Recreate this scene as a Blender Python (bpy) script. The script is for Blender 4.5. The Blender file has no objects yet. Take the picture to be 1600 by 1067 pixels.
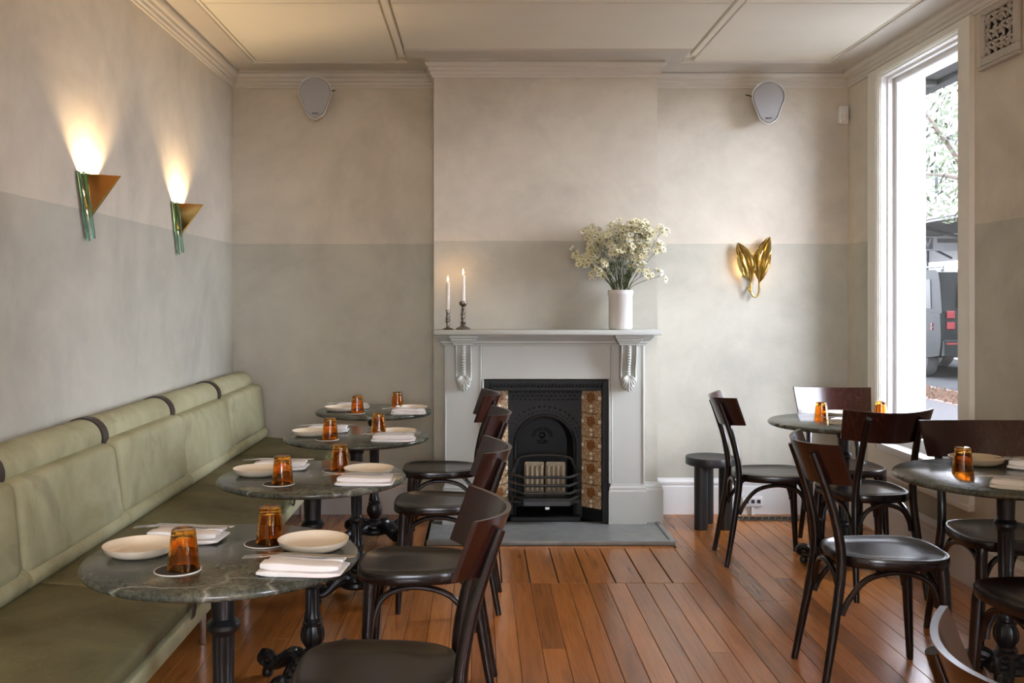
import bpy, bmesh, math, random
from mathutils import Vector, Matrix
random.seed(11)
PI = math.pi
SC = bpy.context.scene
COL = SC.collection

# ------------------------------------------------------------------ camera, sky, exposure
cam = bpy.data.cameras.new('camera')
cam.lens = 34.43; cam.sensor_width = 36.0; cam.sensor_fit = 'HORIZONTAL'
cam.shift_x = 0.0325; cam.shift_y = -0.0410
cam.clip_start = 0.05; cam.clip_end = 300
camo = bpy.data.objects.new('camera', cam); COL.objects.link(camo)
camo.location = (0, 0, 1.36); camo.rotation_euler = (PI/2, 0, 0)
SC.camera = camo

world = bpy.data.worlds.new('overcast_sky'); SC.world = world
world.use_nodes = True
wb = world.node_tree.nodes['Background']
wb.inputs[0].default_value = (.925, .955, 1.11, 1); wb.inputs[1].default_value = 29.5

SC.view_settings.view_transform = 'Standard'
SC.view_settings.look = 'None'
SC.view_settings.gamma = 1.0
SC.view_settings.use_curve_mapping = False
SC.view_settings.exposure = 0.0
SC.cycles.use_denoising = True
SC.cycles.max_bounces = 10
SC.cycles.diffuse_bounces = 6
SC.cycles.glossy_bounces = 4
SC.cycles.transmission_bounces = 10
SC.cycles.transparent_max_bounces = 12
SC.cycles.caustics_reflective = False
SC.cycles.caustics_refractive = False
SC.cycles.sample_clamp_indirect = 6.0

# ------------------------------------------------------------------ helpers
class MB:
    def __init__(s): s.v = []; s.f = []; s.m = []
    def add(s, vs, fs, mi=0):
        o = len(s.v); s.v += [tuple(v) for v in vs]
        for f in fs: s.f.append(tuple(o+i for i in f)); s.m.append(mi)
        return s
    def xf(s, M, start=0):
        for i in range(start, len(s.v)): s.v[i] = tuple(M @ Vector(s.v[i]))
        return s
    def box(s, x0, x1, y0, y1, z0, z1):
        vs = [(x0,y0,z0),(x1,y0,z0),(x1,y1,z0),(x0,y1,z0),(x0,y0,z1),(x1,y0,z1),(x1,y1,z1),(x0,y1,z1)]
        return s.add(vs, [(3,2,1,0),(4,5,6,7),(0,1,5,4),(1,2,6,5),(2,3,7,6),(3,0,4,7)])
    def bbox(s, x0, x1, y0, y1, z0, z1, b=.004, seg=1):
        bm = bmesh.new()
        vs = [bm.verts.new(c) for c in [(x0,y0,z0),(x1,y0,z0),(x1,y1,z0),(x0,y1,z0),(x0,y0,z1),(x1,y0,z1),(x1,y1,z1),(x0,y1,z1)]]
        for f in [(3,2,1,0),(4,5,6,7),(0,1,5,4),(1,2,6,5),(2,3,7,6),(3,0,4,7)]: bm.faces.new([vs[i] for i in f])
        bmesh.ops.bevel(bm, geom=bm.edges[:], offset=b, segments=seg, affect='EDGES', profile=.5)
        bm.verts.index_update()
        s.add([v.co[:] for v in bm.verts], [[v.index for v in f.verts] for f in bm.faces]); bm.free()
        return s
    def loft(s, secs, cap=True, closed=True):
        n = len(secs[0]); vs = [p for sec in secs for p in sec]; fs = []
        for i in range(len(secs)-1):
            for j in range(n if closed else n-1):
                k = (j+1) % n
                fs.append((i*n+j, i*n+k, (i+1)*n+k, (i+1)*n+j))
        if cap and closed:
            fs.append(tuple(range(n-1, -1, -1))); fs.append(tuple((len(secs)-1)*n+j for j in range(n)))
        return s.add(vs, fs)
    def lathe(s, prof, n=24, c=(0,0,0), flute=0, fdepth=0, fz=(0,0)):
        secs = []
        for r, z in prof:
            sec = []
            for k in range(n):
                a = 2*PI*k/n; rr = r
                if flute and fz[0] <= z <= fz[1]: rr = r - fdepth*(k % 2)
                sec.append((c[0]+rr*math.cos(a), c[1]+rr*math.sin(a), c[2]+z))
            secs.append(sec)
        return s.loft(secs)
    def tube(s, pts, r, n=10, cap=True, flat=1.0, smooth=0):
        P = [Vector(p) for p in pts]
        R = list(r) if isinstance(r, (list, tuple)) else [r]*len(P)
        if smooth: P, R = spline(P, R, smooth)
        secs = []; up = None
        for i, p in enumerate(P):
            t = (P[min(i+1, len(P)-1)] - P[max(i-1, 0)]).normalized()
            if up is None:
                up = Vector((0,0,1)) if abs(t.z) < .9 else Vector((0,1,0))
            u = (up - t*up.dot(t)).normalized(); w = t.cross(u); up = u
            secs.append([tuple(p + (u*math.cos(2*PI*k/n) + w*flat*math.sin(2*PI*k/n))*R[i]) for k in range(n)])
        return s.loft(secs, cap)
    def sphere(s, c, r, n=12, m=8, sc=(1,1,1)):
        secs = []
        for i in range(m+1):
            a = -PI/2 + PI*i/m; rr = max(math.cos(a), .02)
            secs.append([(c[0]+sc[0]*r*rr*math.cos(2*PI*k/n), c[1]+sc[1]*r*rr*math.sin(2*PI*k/n), c[2]+sc[2]*r*math.sin(a)) for k in range(n)])
        return s.loft(secs)
    def mesh(s, name, mats, smooth=35):
        me = bpy.data.meshes.new(name); me.from_pydata(s.v, [], s.f)
        if not isinstance(mats, (list, tuple)): mats = [mats]
        for m in mats: me.materials.append(m)
        if any(s.m): me.polygons.foreach_set('material_index', s.m)
        me.update()
        bm = bmesh.new(); bm.from_mesh(me); bmesh.ops.recalc_face_normals(bm, faces=bm.faces[:]); bm.to_mesh(me); bm.free()
        if smooth:
            me.polygons.foreach_set('use_smooth', [True]*len(me.polygons)); me.set_sharp_from_angle(angle=math.radians(smooth))
        me.update()
        return me
    def build(s, name, mats, parent=None, smooth=35, world=True, label=None):
        if parent is not None and world:
            off = Vector((0,0,0)); q = parent
            while q: off += q.location; q = q.parent
            s.v = [tuple(Vector(v)-off) for v in s.v]
        o = bpy.data.objects.new(name, s.mesh(name, mats, smooth)); COL.objects.link(o)
        if parent is not None: o.parent = parent
        if label: o['label'] = label
        return o

def spline(P, R, k):
    out = []; rr = []
    n = len(P)
    for i in range(n-1):
        p0 = P[max(i-1,0)]; p1 = P[i]; p2 = P[i+1]; p3 = P[min(i+2,n-1)]
        for j in range(k):
            t = j/k
            out.append(.5*((2*p1) + (p2-p0)*t + (2*p0-5*p1+4*p2-p3)*t*t + (-p0+3*p1-3*p2+p3)*t**3))
            rr.append(R[i]+(R[i+1]-R[i])*t)
    out.append(P[-1]); rr.append(R[-1])
    return out, rr
def roundpoly(pts, r, seg=4):
    out = []; n = len(pts)
    for i in range(n):
        p = Vector(pts[i]); a = Vector(pts[i-1]); b = Vector(pts[(i+1) % n])
        rr = r[i] if isinstance(r, (list, tuple)) else r
        da = (a-p); db = (b-p)
        rr = min(rr, da.length*.49, db.length*.49)
        s0 = p + da.normalized()*rr; s1 = p + db.normalized()*rr
        for k in range(seg+1):
            t = k/seg
            q = s0*(1-t)**2 + p*2*t*(1-t) + s1*t*t
            out.append((q.x, q.y))
    return out
def puffy(mb, prof, y0, y1, puff=.012, axis='y'):
    """closed 2-D profile (x,z) drawn along y with softly rounded ends"""
    cx = sum(p[0] for p in prof)/len(prof); cz = sum(p[1] for p in prof)/len(prof)
    secs = []
    hx = (max(p[0] for p in prof)-min(p[0] for p in prof))/2; hz = (max(p[1] for p in prof)-min(p[1] for p in prof))/2
    for t, e in ((0, 1.0), (.12, .55), (.4, .16), (1, 0)):
        sx = 1-puff*e/hx; sz = 1-puff*e/hz
        secs.append((y0+t*puff*1.6, sx, sz))
    tail = [(y1-(s[0]-y0), s[1], s[2]) for s in reversed(secs)]
    full = []
    for y, sx, sz in secs+tail:
        if axis == 'y': full.append([(cx+(p[0]-cx)*sx, y, cz+(p[1]-cz)*sz) for p in prof])
        else: full.append([(y, cx+(p[0]-cx)*sx, cz+(p[1]-cz)*sz) for p in prof])
    return mb.loft(full)
def tag(o, label=None, cat=None, group=None, kind=None):
    if label: o['label'] = label
    if cat: o['category'] = cat
    if group: o['group'] = group
    if kind: o['kind'] = kind
    return o
def thing(name, label, cat, loc=(0,0,0), rz=0, group=None):
    o = bpy.data.objects.new(name, None); COL.objects.link(o)
    o.empty_display_size = .05; o.location = loc; o.rotation_euler = (0,0,rz)
    return tag(o, label, cat, group)
def struct(name, mb, m, parent=None, smooth=35, label=None):
    o = mb.build(name, m, parent, smooth)
    if parent is None: o['kind'] = 'structure'
    if label: o['label'] = label
    return o
def children(o): return [c for c in bpy.data.objects if c.parent == o]
TREE = {}
def copy_tree(o, loc=None, rz=None, label=None, parent=None):
    if o.name not in TREE: TREE[o.name] = children(o)
    c = o.copy(); COL.objects.link(c); c.parent = parent
    for ch in TREE[o.name]: copy_tree(ch, parent=c)
    if loc is not None: c.location = loc
    if rz is not None: c.rotation_euler = (0,0,rz)
    if label: c['label'] = label
    return c

# ------------------------------------------------------------------ materials
class N:
    def __init__(s, name):
        s.m = bpy.data.materials.new(name); s.m.use_nodes = True; s.t = s.m.node_tree; s.p = s.t.nodes['Principled BSDF']
    def n(s, typ, **kw):
        x = s.t.nodes.new(typ)
        for k, v in kw.items():
            if k in ('operation','blend_type','noise_dimensions','feature','wave_type','bands_direction','data_type','wave_profile','distance'): setattr(x, k, v)
            else: x.inputs[k].default_value = v
        return x
    def l(s, a, b): s.t.links.new(a, b)
    def coord(s, kind='Object', scale=(1,1,1), rnd=False):
        if kind == 'World':
            out = s.n('ShaderNodeNewGeometry').outputs['Position']
        else: out = s.n('ShaderNodeTexCoord').outputs[kind]
        mp = s.n('ShaderNodeMapping'); mp.inputs['Scale'].default_value = scale
        s.l(out, mp.inputs['Vector'])
        if rnd:
            oi = s.n('ShaderNodeObjectInfo'); mu = s.n('ShaderNodeMath', operation='MULTIPLY'); mu.inputs[1].default_value = 37.0
            s.l(oi.outputs['Random'], mu.inputs[0]); s.l(mu.outputs[0], mp.inputs['Location'])
        return mp.outputs[0]
    def noise(s, vec, scale, detail=4, rough=.55, dist=0):
        x = s.n('ShaderNodeTexNoise', Scale=scale, Detail=detail, Roughness=rough, Distortion=dist); s.l(vec, x.inputs['Vector']); return x.outputs['Fac']
    def ramp(s, fac, stops, interp='LINEAR'):
        x = s.n('ShaderNodeValToRGB'); e = x.color_ramp.elements; x.color_ramp.interpolation = interp
        while len(e) < len(stops): e.new(.5)
        for i, (p, c) in enumerate(stops):
            e[i].position = p; e[i].color = (c, c, c, 1) if not isinstance(c, tuple) else (*c, 1)
        s.l(fac, x.inputs[0]); return x.outputs[0]
    def mix(s, fac, a, b, mode='MIX'):
        x = s.t.nodes.new('ShaderNodeMix'); x.data_type = 'RGBA'; x.blend_type = mode
        for i, v in ((0, fac), (6, a), (7, b)):
            if hasattr(v, 'is_linked'): s.l(v, x.inputs[i])
            elif i == 0: x.inputs[0].default_value = v
            else: x.inputs[i].default_value = (*v, 1)
        return x.outputs[2]
    def math(s, op, a, b=0.0):
        x = s.n('ShaderNodeMath', operation=op)
        for i, v in ((0, a), (1, b)):
            if hasattr(v, 'is_linked'): s.l(v, x.inputs[i])
            else: x.inputs[i].default_value = v
        return x.outputs[0]
    def bump(s, h, strength=.2, dist=.01):
        b = s.n('ShaderNodeBump', Strength=strength, Distance=dist); s.l(h, b.inputs['Height']); s.l(b.outputs[0], s.p.inputs['Normal'])
    def col(s, c):
        if hasattr(c, 'is_linked'): s.l(c, s.p.inputs['Base Color'])
        else: s.p.inputs['Base Color'].default_value = (*c, 1)
        return s
    def set(s, **kw):
        for k, v in kw.items():
            k = k.replace('_', ' ')
            if hasattr(v, 'is_linked'): s.l(v, s.p.inputs[k])
            else: s.p.inputs[k].default_value = v
        return s
def flat(name, c, rough=.5, metal=0, var=.08, scale=30, **kw):
    """plain finish with a little uneven tone"""
    x = N(name); v = x.coord('Object')
    f = x.noise(v, scale, 3)
    lo = tuple(max(0, k*(1-var)) for k in c); hi = tuple(min(1, k*(1+var)) for k in c)
    x.col(x.mix(f, lo, hi)); x.set(Roughness=rough, Metallic=metal, **kw)
    return x.m

M = {}
# painted plaster, two paint colours meeting at the dado line
UP, LOW = (.620, .572, .482), (.476, .464, .392)
def plaster(name, low=LOW, up=UP):
    x = N(name); w = x.coord('World')
    sep = x.n('ShaderNodeSeparateXYZ'); x.l(w, sep.inputs[0])
    wob = x.math('MULTIPLY', x.math('SUBTRACT', x.noise(w, 9, 3), .5), .006)
    zz = x.math('ADD', sep.outputs[2], wob)
    t = x.math('GREATER_THAN', zz, 1.714)
    base = x.mix(t, low, up)
    n1 = x.ramp(x.noise(w, 1.3, 5, .6, .6), [(.30, .80), (.52, 1.0), (.75, 1.10)])
    n2 = x.ramp(x.noise(w, 5.5, 6, .65, .3), [(.3, .93), (.7, 1.05)])
    c = x.mix(1.0, x.mix(1.0, base, n1, 'MULTIPLY'), n2, 'MULTIPLY')
    st = x.ramp(x.noise(w, 2.3, 7, .7, 1.2), [(.60, 0.0), (.76, .22)])
    c = x.mix(st, c, (.40, .36, .31))
    x.col(c); x.set(Roughness=.62)
    x.p.inputs['Specular IOR Level'].default_value = .35
    x.bump(x.noise(w, 16, 6, .6), .10, .012)
    return x.m
M['plaster'] = plaster('plaster_two_tone')
M['ceiling'] = flat('ceiling_paint', (.86, .835, .735), .7, var=.05, scale=3)
M['trim'] = flat('trim_paint', (.62, .59, .53), .5, var=.04, scale=6)
M['base_paint'] = flat('baseboard_paint', (.72, .72, .70), .42, var=.05, scale=8)
M['casing'] = flat('casing_paint', (.74, .72, .645), .45, var=.06, scale=9)
M['white_paint'] = flat('white_window_paint', (.82, .82, .81), .4, var=.03, scale=9)
M['surround'] = flat('mantel_paint', (.485, .505, .465), .45, var=.05, scale=6)
M['gap'] = flat('dark_gap', (.025, .018, .013), .9)
M['cream_plaster'] = flat('plain_plaster', (.55, .50, .46), .8)

def floorboards(name):
    x = N(name); v = x.coord('Object', (9, .55, 9), rnd=True)
    g = x.noise(v, 3.0, 6, .55, 1.2)
    fine = x.noise(x.coord('Object', (90, 3.2, 90), rnd=True), 2.0, 4, .6)
    oi = x.n('ShaderNodeObjectInfo')
    tone = x.ramp(oi.outputs['Random'], [(0, (.300,.104,.021)), (.35, (.400,.138,.028)), (.7, (.490,.175,.036)), (1, (.370,.142,.038))])
    c = x.mix(1.0, tone, x.ramp(g, [(.28, .70), (.5, 1.0), (.74, 1.16)]), 'MULTIPLY')
    c = x.mix(1.0, c, x.ramp(fine, [(.3, .85), (.7, 1.1)]), 'MULTIPLY')
    knots = x.ramp(x.noise(x.coord('Object', (7, 1.6, 7), rnd=True), 2.2, 2), [(.20, 1.0), (.27, 0.0)])
    c = x.mix(x.math('MULTIPLY', knots, .6), c, (.045, .018, .010))
    x.col(c); x.set(Roughness=.27)
    x.p.inputs['Coat Weight'].default_value = .35; x.p.inputs['Coat Roughness'].default_value = .16
    return x.m
M['floor'] = floorboards('polished_hardwood')

def marble(name):
    x = N(name); v = x.coord('Object', rnd=True)
    n = x.noise(v, 5, 8, .65, .6)
    c = x.ramp(n, [(.28, (.020,.024,.019)), (.5, (.052,.058,.046)), (.66, (.098,.104,.084)), (.8, (.18,.18,.145))])
    sp = x.ramp(x.noise(v, 90, 3, .7), [(.35, .55), (.65, 1.55)])
    c = x.mix(1.0, c, sp, 'MULTIPLY')
    dv = x.n('ShaderNodeVectorMath', operation='ADD'); nz = x.n('ShaderNodeTexNoise', Scale=3.2, Detail=4); x.l(v, nz.inputs['Vector'])
    sm = x.n('ShaderNodeVectorMath', operation='SCALE'); x.l(nz.outputs['Color'], sm.inputs[0]); sm.inputs['Scale'].default_value = .42
    x.l(v, dv.inputs[0]); x.l(sm.outputs[0], dv.inputs[1])
    vo = x.n('ShaderNodeTexVoronoi', feature='DISTANCE_TO_EDGE', Scale=3.0); x.l(dv.outputs[0], vo.inputs['Vector'])
    vein = x.ramp(vo.outputs['Distance'], [(0, .8), (.008, .30), (.035, 0.0)])
    msk = x.ramp(x.noise(v, 3.3, 3), [(.47, 0.0), (.63, .75)])
    c = x.mix(x.math('MULTIPLY', vein, msk), c, (.50, .50, .43))
    x.col(c); x.set(Roughness=.20); x.p.inputs['Specular IOR Level'].default_value = .42; x.p.inputs['Coat Weight'].default_value = .08; x.p.inputs['Coat Roughness'].default_value = .08
    return x.m
M['marble'] = marble('green_black_marble')

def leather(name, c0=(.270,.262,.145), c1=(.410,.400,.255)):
    x = N(name); v = x.coord('Object', rnd=True)
    c = x.mix(x.ramp(x.noise(v, 3.2, 5, .6, .6), [(.3, 0.0), (.7, 1.0)]), c0, c1)
    stain = x.ramp(x.noise(v, 2.0, 5, .65, .9), [(.56, 0.0), (.74, .62)])
    c = x.mix(stain, c, tuple(k*.42 for k in c0))
    scr = x.n('ShaderNodeTexWave', wave_type='BANDS', Scale=5.5, Distortion=18.0, Detail=4.0); scr.inputs['Detail Scale'].default_value = 2.2
    x.l(v, scr.inputs['Vector'])
    c = x.mix(x.math('MULTIPLY', x.ramp(scr.outputs['Fac'], [(.992, 0.0), (1.0, 1.0)]), .10), c, (.45, .45, .35))
    x.col(c); x.set(Roughness=.66); x.p.inputs['Specular IOR Level'].default_value = .3
    x.bump(x.noise(v, 26, 6, .7), .22, .006)
    return x.m
M['leather'] = leather('olive_leather')
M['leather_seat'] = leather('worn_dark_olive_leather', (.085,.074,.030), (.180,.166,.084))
M['leather_strap'] = flat('dark_strap_leather', (.030, .022, .016), .5)
def darkwood(name, c0, c1, rough=.24):
    x = N(name); v = x.coord('Object', (30, 30, 3), rnd=False)
    g = x.noise(v, 2.2, 6, .6, .6)
    x.col(x.mix(x.ramp(g, [(.35, 0.0), (.7, 1.0)]), c0, c1)); x.set(Roughness=rough)
    x.p.inputs['Coat Weight'].default_value = .22; x.p.inputs['Coat Roughness'].default_value = .14; x.p.inputs['Specular IOR Level'].default_value = .38
    return x.m
M['chair'] = darkwood('dark_stained_beech', (.0055, .0038, .0035), (.0130, .0062, .0050))
M['chair_back'] = darkwood('mahogany_bent_ply', (.016, .0050, .0040), (.034, .0090, .0068), .24)
M['iron'] = flat('black_enamelled_iron', (.012, .012, .013), .30, .2, scale=60)
M['grate_iron'] = flat('black_leaded_iron', (.010, .0105, .0105), .5, .0, scale=60, Specular_IOR_Level=.28)
M['grate_steel'] = flat('worn_grate_iron', (.045, .046, .046), .38, .6, scale=60)
M['brass'] = flat('polished_brass', (.86, .70, .28), .09, 1.0, var=.12, scale=8)
M['old_brass'] = flat('gilt_brass', (.42, .30, .10), .28, 1.0, var=.3, scale=30)
M['pewter'] = flat('aged_pewter', (.22, .20, .17), .36, 1.0, var=.35, scale=60)
M['chrome'] = flat('brushed_steel', (.72, .72, .70), .3, 1.0)
M['steel'] = flat('cutlery_steel', (.74, .73, .70), .18, 1.0)
M['linen'] = flat('white_linen', (.80, .775, .76), .9, var=.04, scale=40)
def ceramic(name, c):
    x = N(name); v = x.coord('Object')
    sp = x.ramp(x.noise(v, 220, 2), [(.66, 0.0), (.70, 1.0)])
    x.col(x.mix(x.math('MULTIPLY', sp, .35), c, (.35, .24, .15))); x.set(Roughness=.38); return x.m
M['plate'] = ceramic('speckled_cream_glaze', (.72, .63, .49))
M['plate_tan'] = ceramic('speckled_tan_glaze', (.48, .38, .24))
M['vase'] = ceramic('white_stoneware', (.66, .65, .62))
M['felt'] = flat('dark_felt', (.035, .026, .020), .95)
M['cord_edge'] = flat('pale_cord', (.72, .68, .60), .9)
def glassmat(name, c, rough=.02, ior=1.45):
    x = N(name); x.col(c); x.set(Roughness=rough, IOR=ior); x.p.inputs['Transmission Weight'].default_value = 1.0; return x.m
def amber(name):
    x = N(name); v = x.coord('Object', rnd=True)
    x.col(x.mix(x.noise(v, 22, 3, .5, 1.0), (.80, .26, .012), (.98, .56, .10)))
    x.set(Roughness=.03, IOR=1.42); x.p.inputs['Transmission Weight'].default_value = 1.0; return x.m
M['amber'] = amber('amber_glass')
M['green_glass'] = glassmat('sea_green_glass', (.48, .90, .78), .05)
def pane(name):
    m = bpy.data.materials.new(name); m.use_nodes = True; t = m.node_tree; t.nodes.clear()
    o = t.nodes.new('ShaderNodeOutputMaterial'); tr = t.nodes.new('ShaderNodeBsdfTransparent'); gl = t.nodes.new('ShaderNodeBsdfGlossy'); mx = t.nodes.new('ShaderNodeMixShader'); lw = t.nodes.new('ShaderNodeLayerWeight')
    pw = t.nodes.new('ShaderNodeMath'); pw.operation = 'POWER'; pw.inputs[1].default_value = 5.0
    ml = t.nodes.new('ShaderNodeMath'); ml.operation = 'MULTIPLY_ADD'; ml.inputs[1].default_value = .55; ml.inputs[2].default_value = .02
    lw.inputs[0].default_value = .5
    tr.inputs[0].default_value = (.975, .985, .98, 1); gl.inputs['Roughness'].default_value = .02
    t.links.new(lw.outputs['Facing'], pw.inputs[0]); t.links.new(pw.outputs[0], ml.inputs[0]); t.links.new(ml.outputs[0], mx.inputs[0])
    t.links.new(tr.outputs[0], mx.inputs[1]); t.links.new(gl.outputs[0], mx.inputs[2]); t.links.new(mx.outputs[0], o.inputs[0])
    return m
M['pane'] = pane('clear_window_glass')
def emit(name, c, s):
    x = N(name); x.col(c); x.p.inputs['Emission Color'].default_value = (*c, 1); x.p.inputs['Emission Strength'].default_value = s; return x.m
M['bulb'] = emit('lit_bulb', (1.0, .70, .38), 40)
M['opal'] = emit('opal_fill_glow', (1.0, .86, .62), 44)  # glow of the added fill pendants
M['flame'] = emit('candle_flame', (1.0, .58, .22), 14)
M['wax'] = flat('white_wax', (.85, .80, .72), .5)
M['wick'] = flat('charred_wick', (.02, .015, .01), .9)
M['slate'] = flat('hearth_slate', (.225, .235, .225), .40, var=.35, scale=14)
M['black_stool'] = flat('black_lacquered_wood', (.014, .015, .016), .42, var=.3, scale=40)
M['white_plastic'] = flat('white_plastic', (.74, .735, .72), .4)
M['speaker_mesh'] = flat('grey_speaker_mesh', (.36, .36, .365), .65, .1, var=.15, scale=300)
M['black_plastic'] = flat('black_plastic', (.02, .02, .022), .4)
M['vent_plaster'] = flat('vent_cast_plaster', (.46, .43, .385), .6)
# ------------------------------------------------------------------ the room shell
XL, XR, YB, YF, ZC = -1.56, 2.345, 6.22, -3.0, 2.83      # wall faces, ceiling face
BX0, BX1, BY = -.271, 1.08, 5.92                          # chimney breast
WT = .255

def sweep(mb, path, prof, closed=True):
    """profile (u into the room, z) along a plan polyline; the room lies to the right of travel"""
    P = [Vector(p) for p in path]; secs = []
    for i, p in enumerate(P):
        d0 = (P[i]-P[i-1]).normalized() if i else (P[1]-P[0]).normalized()
        d1 = (P[i+1]-P[i]).normalized() if i < len(P)-1 else d0
        n0 = Vector((d0.y, -d0.x)); n1 = Vector((d1.y, -d1.x))
        m = (n0+n1); m = m/(1+n0.dot(n1))
        secs.append([(p.x+m.x*u, p.y+m.y*u, z) for u, z in prof])
    return mb.loft(secs, True, closed)

# walls
def wall_openings(mb, axis, c0, c1, a0, a1, z0, z1, holes):
    """solid wall between a0..a1 along the axis, with holes (a,b,zlo,zhi)"""
    cuts = sorted({a0, a1, *[h[0] for h in holes], *[h[1] for h in holes]})
    for s, e in zip(cuts, cuts[1:]):
        h = [q for q in holes if q[0] <= s+1e-6 and q[1] >= e-1e-6]
        spans = [(z0, z1)] if not h else [(z0, h[0][2]), (h[0][3], z1)]
        for lo, hi in spans:
            if axis == 'y': mb.box(c0, c1, s, e, lo, hi)
            else: mb.box(s, e, c0, c1, lo, hi)
    return mb
WIN = [(4.765, 5.705), (-1.0, -.06)]     # street wall windows; the second is unseen, inferred and placed for ambient light
WZ0, WZ1 = .52, 2.66
struct('wall_left', MB().box(XL-.2, XL, YF-.2, YB+.2, -.05, ZC+.1), M['plaster'])
struct('wall_back', MB().box(XL, BX0+.02, YB, YB+.2, -.05, ZC+.1).box(BX1-.02, XR, YB, YB+.2, -.05, ZC+.1).box(BX0+.02, BX1-.02, YB, YB+.2, -.05, ZC+.1), M['plaster'])
struct('wall_chimney', MB().box(BX0, .02, BY, YB, 0, ZC+.02).box(.785, BX1, BY, YB, 0, ZC+.02).box(.02, .785, BY, YB, .885, ZC+.02), M['plaster'])
struct('wall_right', wall_openings(MB(), 'y', XR, XR+WT, YF-.2, YB+.2, -.05, ZC+.1, [(a, b, WZ0, WZ1) for a, b in WIN]), M['plaster'])
struct('wall_front', wall_openings(MB(), 'x', YF-.2, YF, XL, XR, -.05, ZC+.1, [(-.4, 1.1, 1.0, 2.3)]), M['plaster'])

# floor: a dark sub-floor carrying separate boards
floor = struct('floor', MB().box(XL, XR, YF, YB, -.05, -.021), M['gap'])
rnd = random.Random(5)
pitch = 1.37/15
PX0, PX1, PY0, PY1 = -.30, 1.07, 4.70, 5.385
k = 0; x = XL
def board(x0, x1, y0, y1, b=.0015):
    mb = MB().bbox(x0-(x0+x1)/2, x1-(x0+x1)/2, -(y1-y0)/2, (y1-y0)/2, -.021, 0, b)
    o = mb.build('floorboard', M['floor'], floor, world=False)
    o.location = ((x0+x1)/2, (y0+y1)/2, 0)
x = PX0 - math.ceil((PX0-XL)/pitch)*pitch
while x < XR:
    x0, x1 = max(x, XL), min(x+pitch-.0016, XR)
    if x1-x0 > .01:
        inside = x0 > PX0-.02 and x1 < PX1+.03
        ends = PY0-.003 if inside else YB
        y = ends; first = True
        while y > YF:
            L = rnd.uniform(1.6, 3.4) if not first else rnd.uniform(.8, 3.0)
            first = False
            y2 = max(YF, y-L)
            if y2-YF < .4: y2 = YF
            board(x0, x1, y2+.0006, y-.0006)
            y = y2
    x += pitch
nw = 10; ww = (PX1-PX0)/nw
for i in range(nw):
    board(PX0+i*ww+.0028, PX0+(i+1)*ww-.0028, PY0, PY1-.025, .002)
board(PX0, PX1+.02, PY1-.023, PY1+.02, .002)

# ceiling: sheets and cover battens below a dark void
ceiling = struct('ceiling', MB().box(XL, XR, YF, YB, ZC+.022, ZC+.10), M['ceiling'])
def sheet(name, x0, x1, y0, y1, z0=ZC, z1=ZC+.022):
    MB().bbox(x0, x1, y0, y1, z0, z1, .0025).build(name, M['ceiling'], ceiling)
xs = [XL+.185, -.467, 1.290, XR-.178]
rows = [4.868, 3.66, 2.45, 1.24, .03, -1.18, -2.39, -2.98]
for ri in range(len(rows)):
    for ci in range(3):
        hi = rows[ri-1]-.012 if ri else (5.745 if ci == 1 else 6.04)
        if ri == len(rows)-1: continue
        lo = rows[ri]
        sheet('ceiling_sheet', xs[ci]+(.007 if ci == 0 else .031), xs[ci+1]-(.007 if ci == 2 else .031), lo, hi)
for X in (xs[1], xs[2]):
    sheet('cover_batten', X-.018, X+.018, YF+.02, 5.90 if X < 0 else 5.90, ZC-.004, ZC+.022)
sheet('border_sheet', XL, xs[0], YF, YB); sheet('border_sheet', xs[3], XR, YF, YB)
sheet('border_sheet', xs[0], xs[1]+.03, 6.05, YB); sheet('border_sheet', xs[2]-.03, xs[3], 6.05, YB)
sheet('border_sheet', xs[1]+.031, xs[2]-.031, 5.755, YB)

# cornice round the room
cp = [(0, 2.700), (.010, 2.700), (.013, 2.712), (.020, 2.716), (.020, 2.734), (.030, 2.740), (.030, 2.757), (.044, 2.764), (.050, 2.776), (.050, 2.785), (.034, 2.787), (.034, 2.792)]
for i in range(9):
    a = PI/2*i/8
    cp.append((.040+.105*(1-math.cos(a)), 2.792+.026*math.sin(a)))
cp += [(.150, 2.820), (.166, 2.821), (.172, 2.832), (0, 2.832)]
cpath = [(XL, YF), (XL, YB), (BX0, YB), (BX0, BY), (BX1, BY), (BX1, YB), (XR, YB), (XR, YF)]
struct('trim_1', sweep(MB(), cpath, cp), M['trim'], smooth=28, label='stepped cornice with a hollow cove under the ceiling')
# baseboards
bp = [(0, 0), (.022, 0), (.022, .175), (.018, .180), (.018, .190), (.024, .194), (.024, .206), (.014, .214), (.010, .226), (0, .228)]
struct('baseboard_back_left', sweep(MB(), [(XL, YB), (BX0, YB)], bp), M['base_paint'])
struct('baseboard_back_right', sweep(MB(), [(BX1, YB), (XR, YB)], bp), M['base_paint'])
struct('baseboard_right', sweep(MB(), [(XR, YB), (XR, YF)], bp), M['base_paint'])
struct('baseboard_left', sweep(MB(), [(XL, YF), (XL, YB)], bp), M['base_paint'])
bb = [(0, 0), (.03, 0), (.03, .215), (.024, .222), (.024, .236), (.014, .246), (.010, .258), (0, .26)]
struct('baseboard_chimney', sweep(MB(), [(BX1-.085, BY), (BX1, BY), (BX1, YB-.03)], bb), M['surround'])

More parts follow.
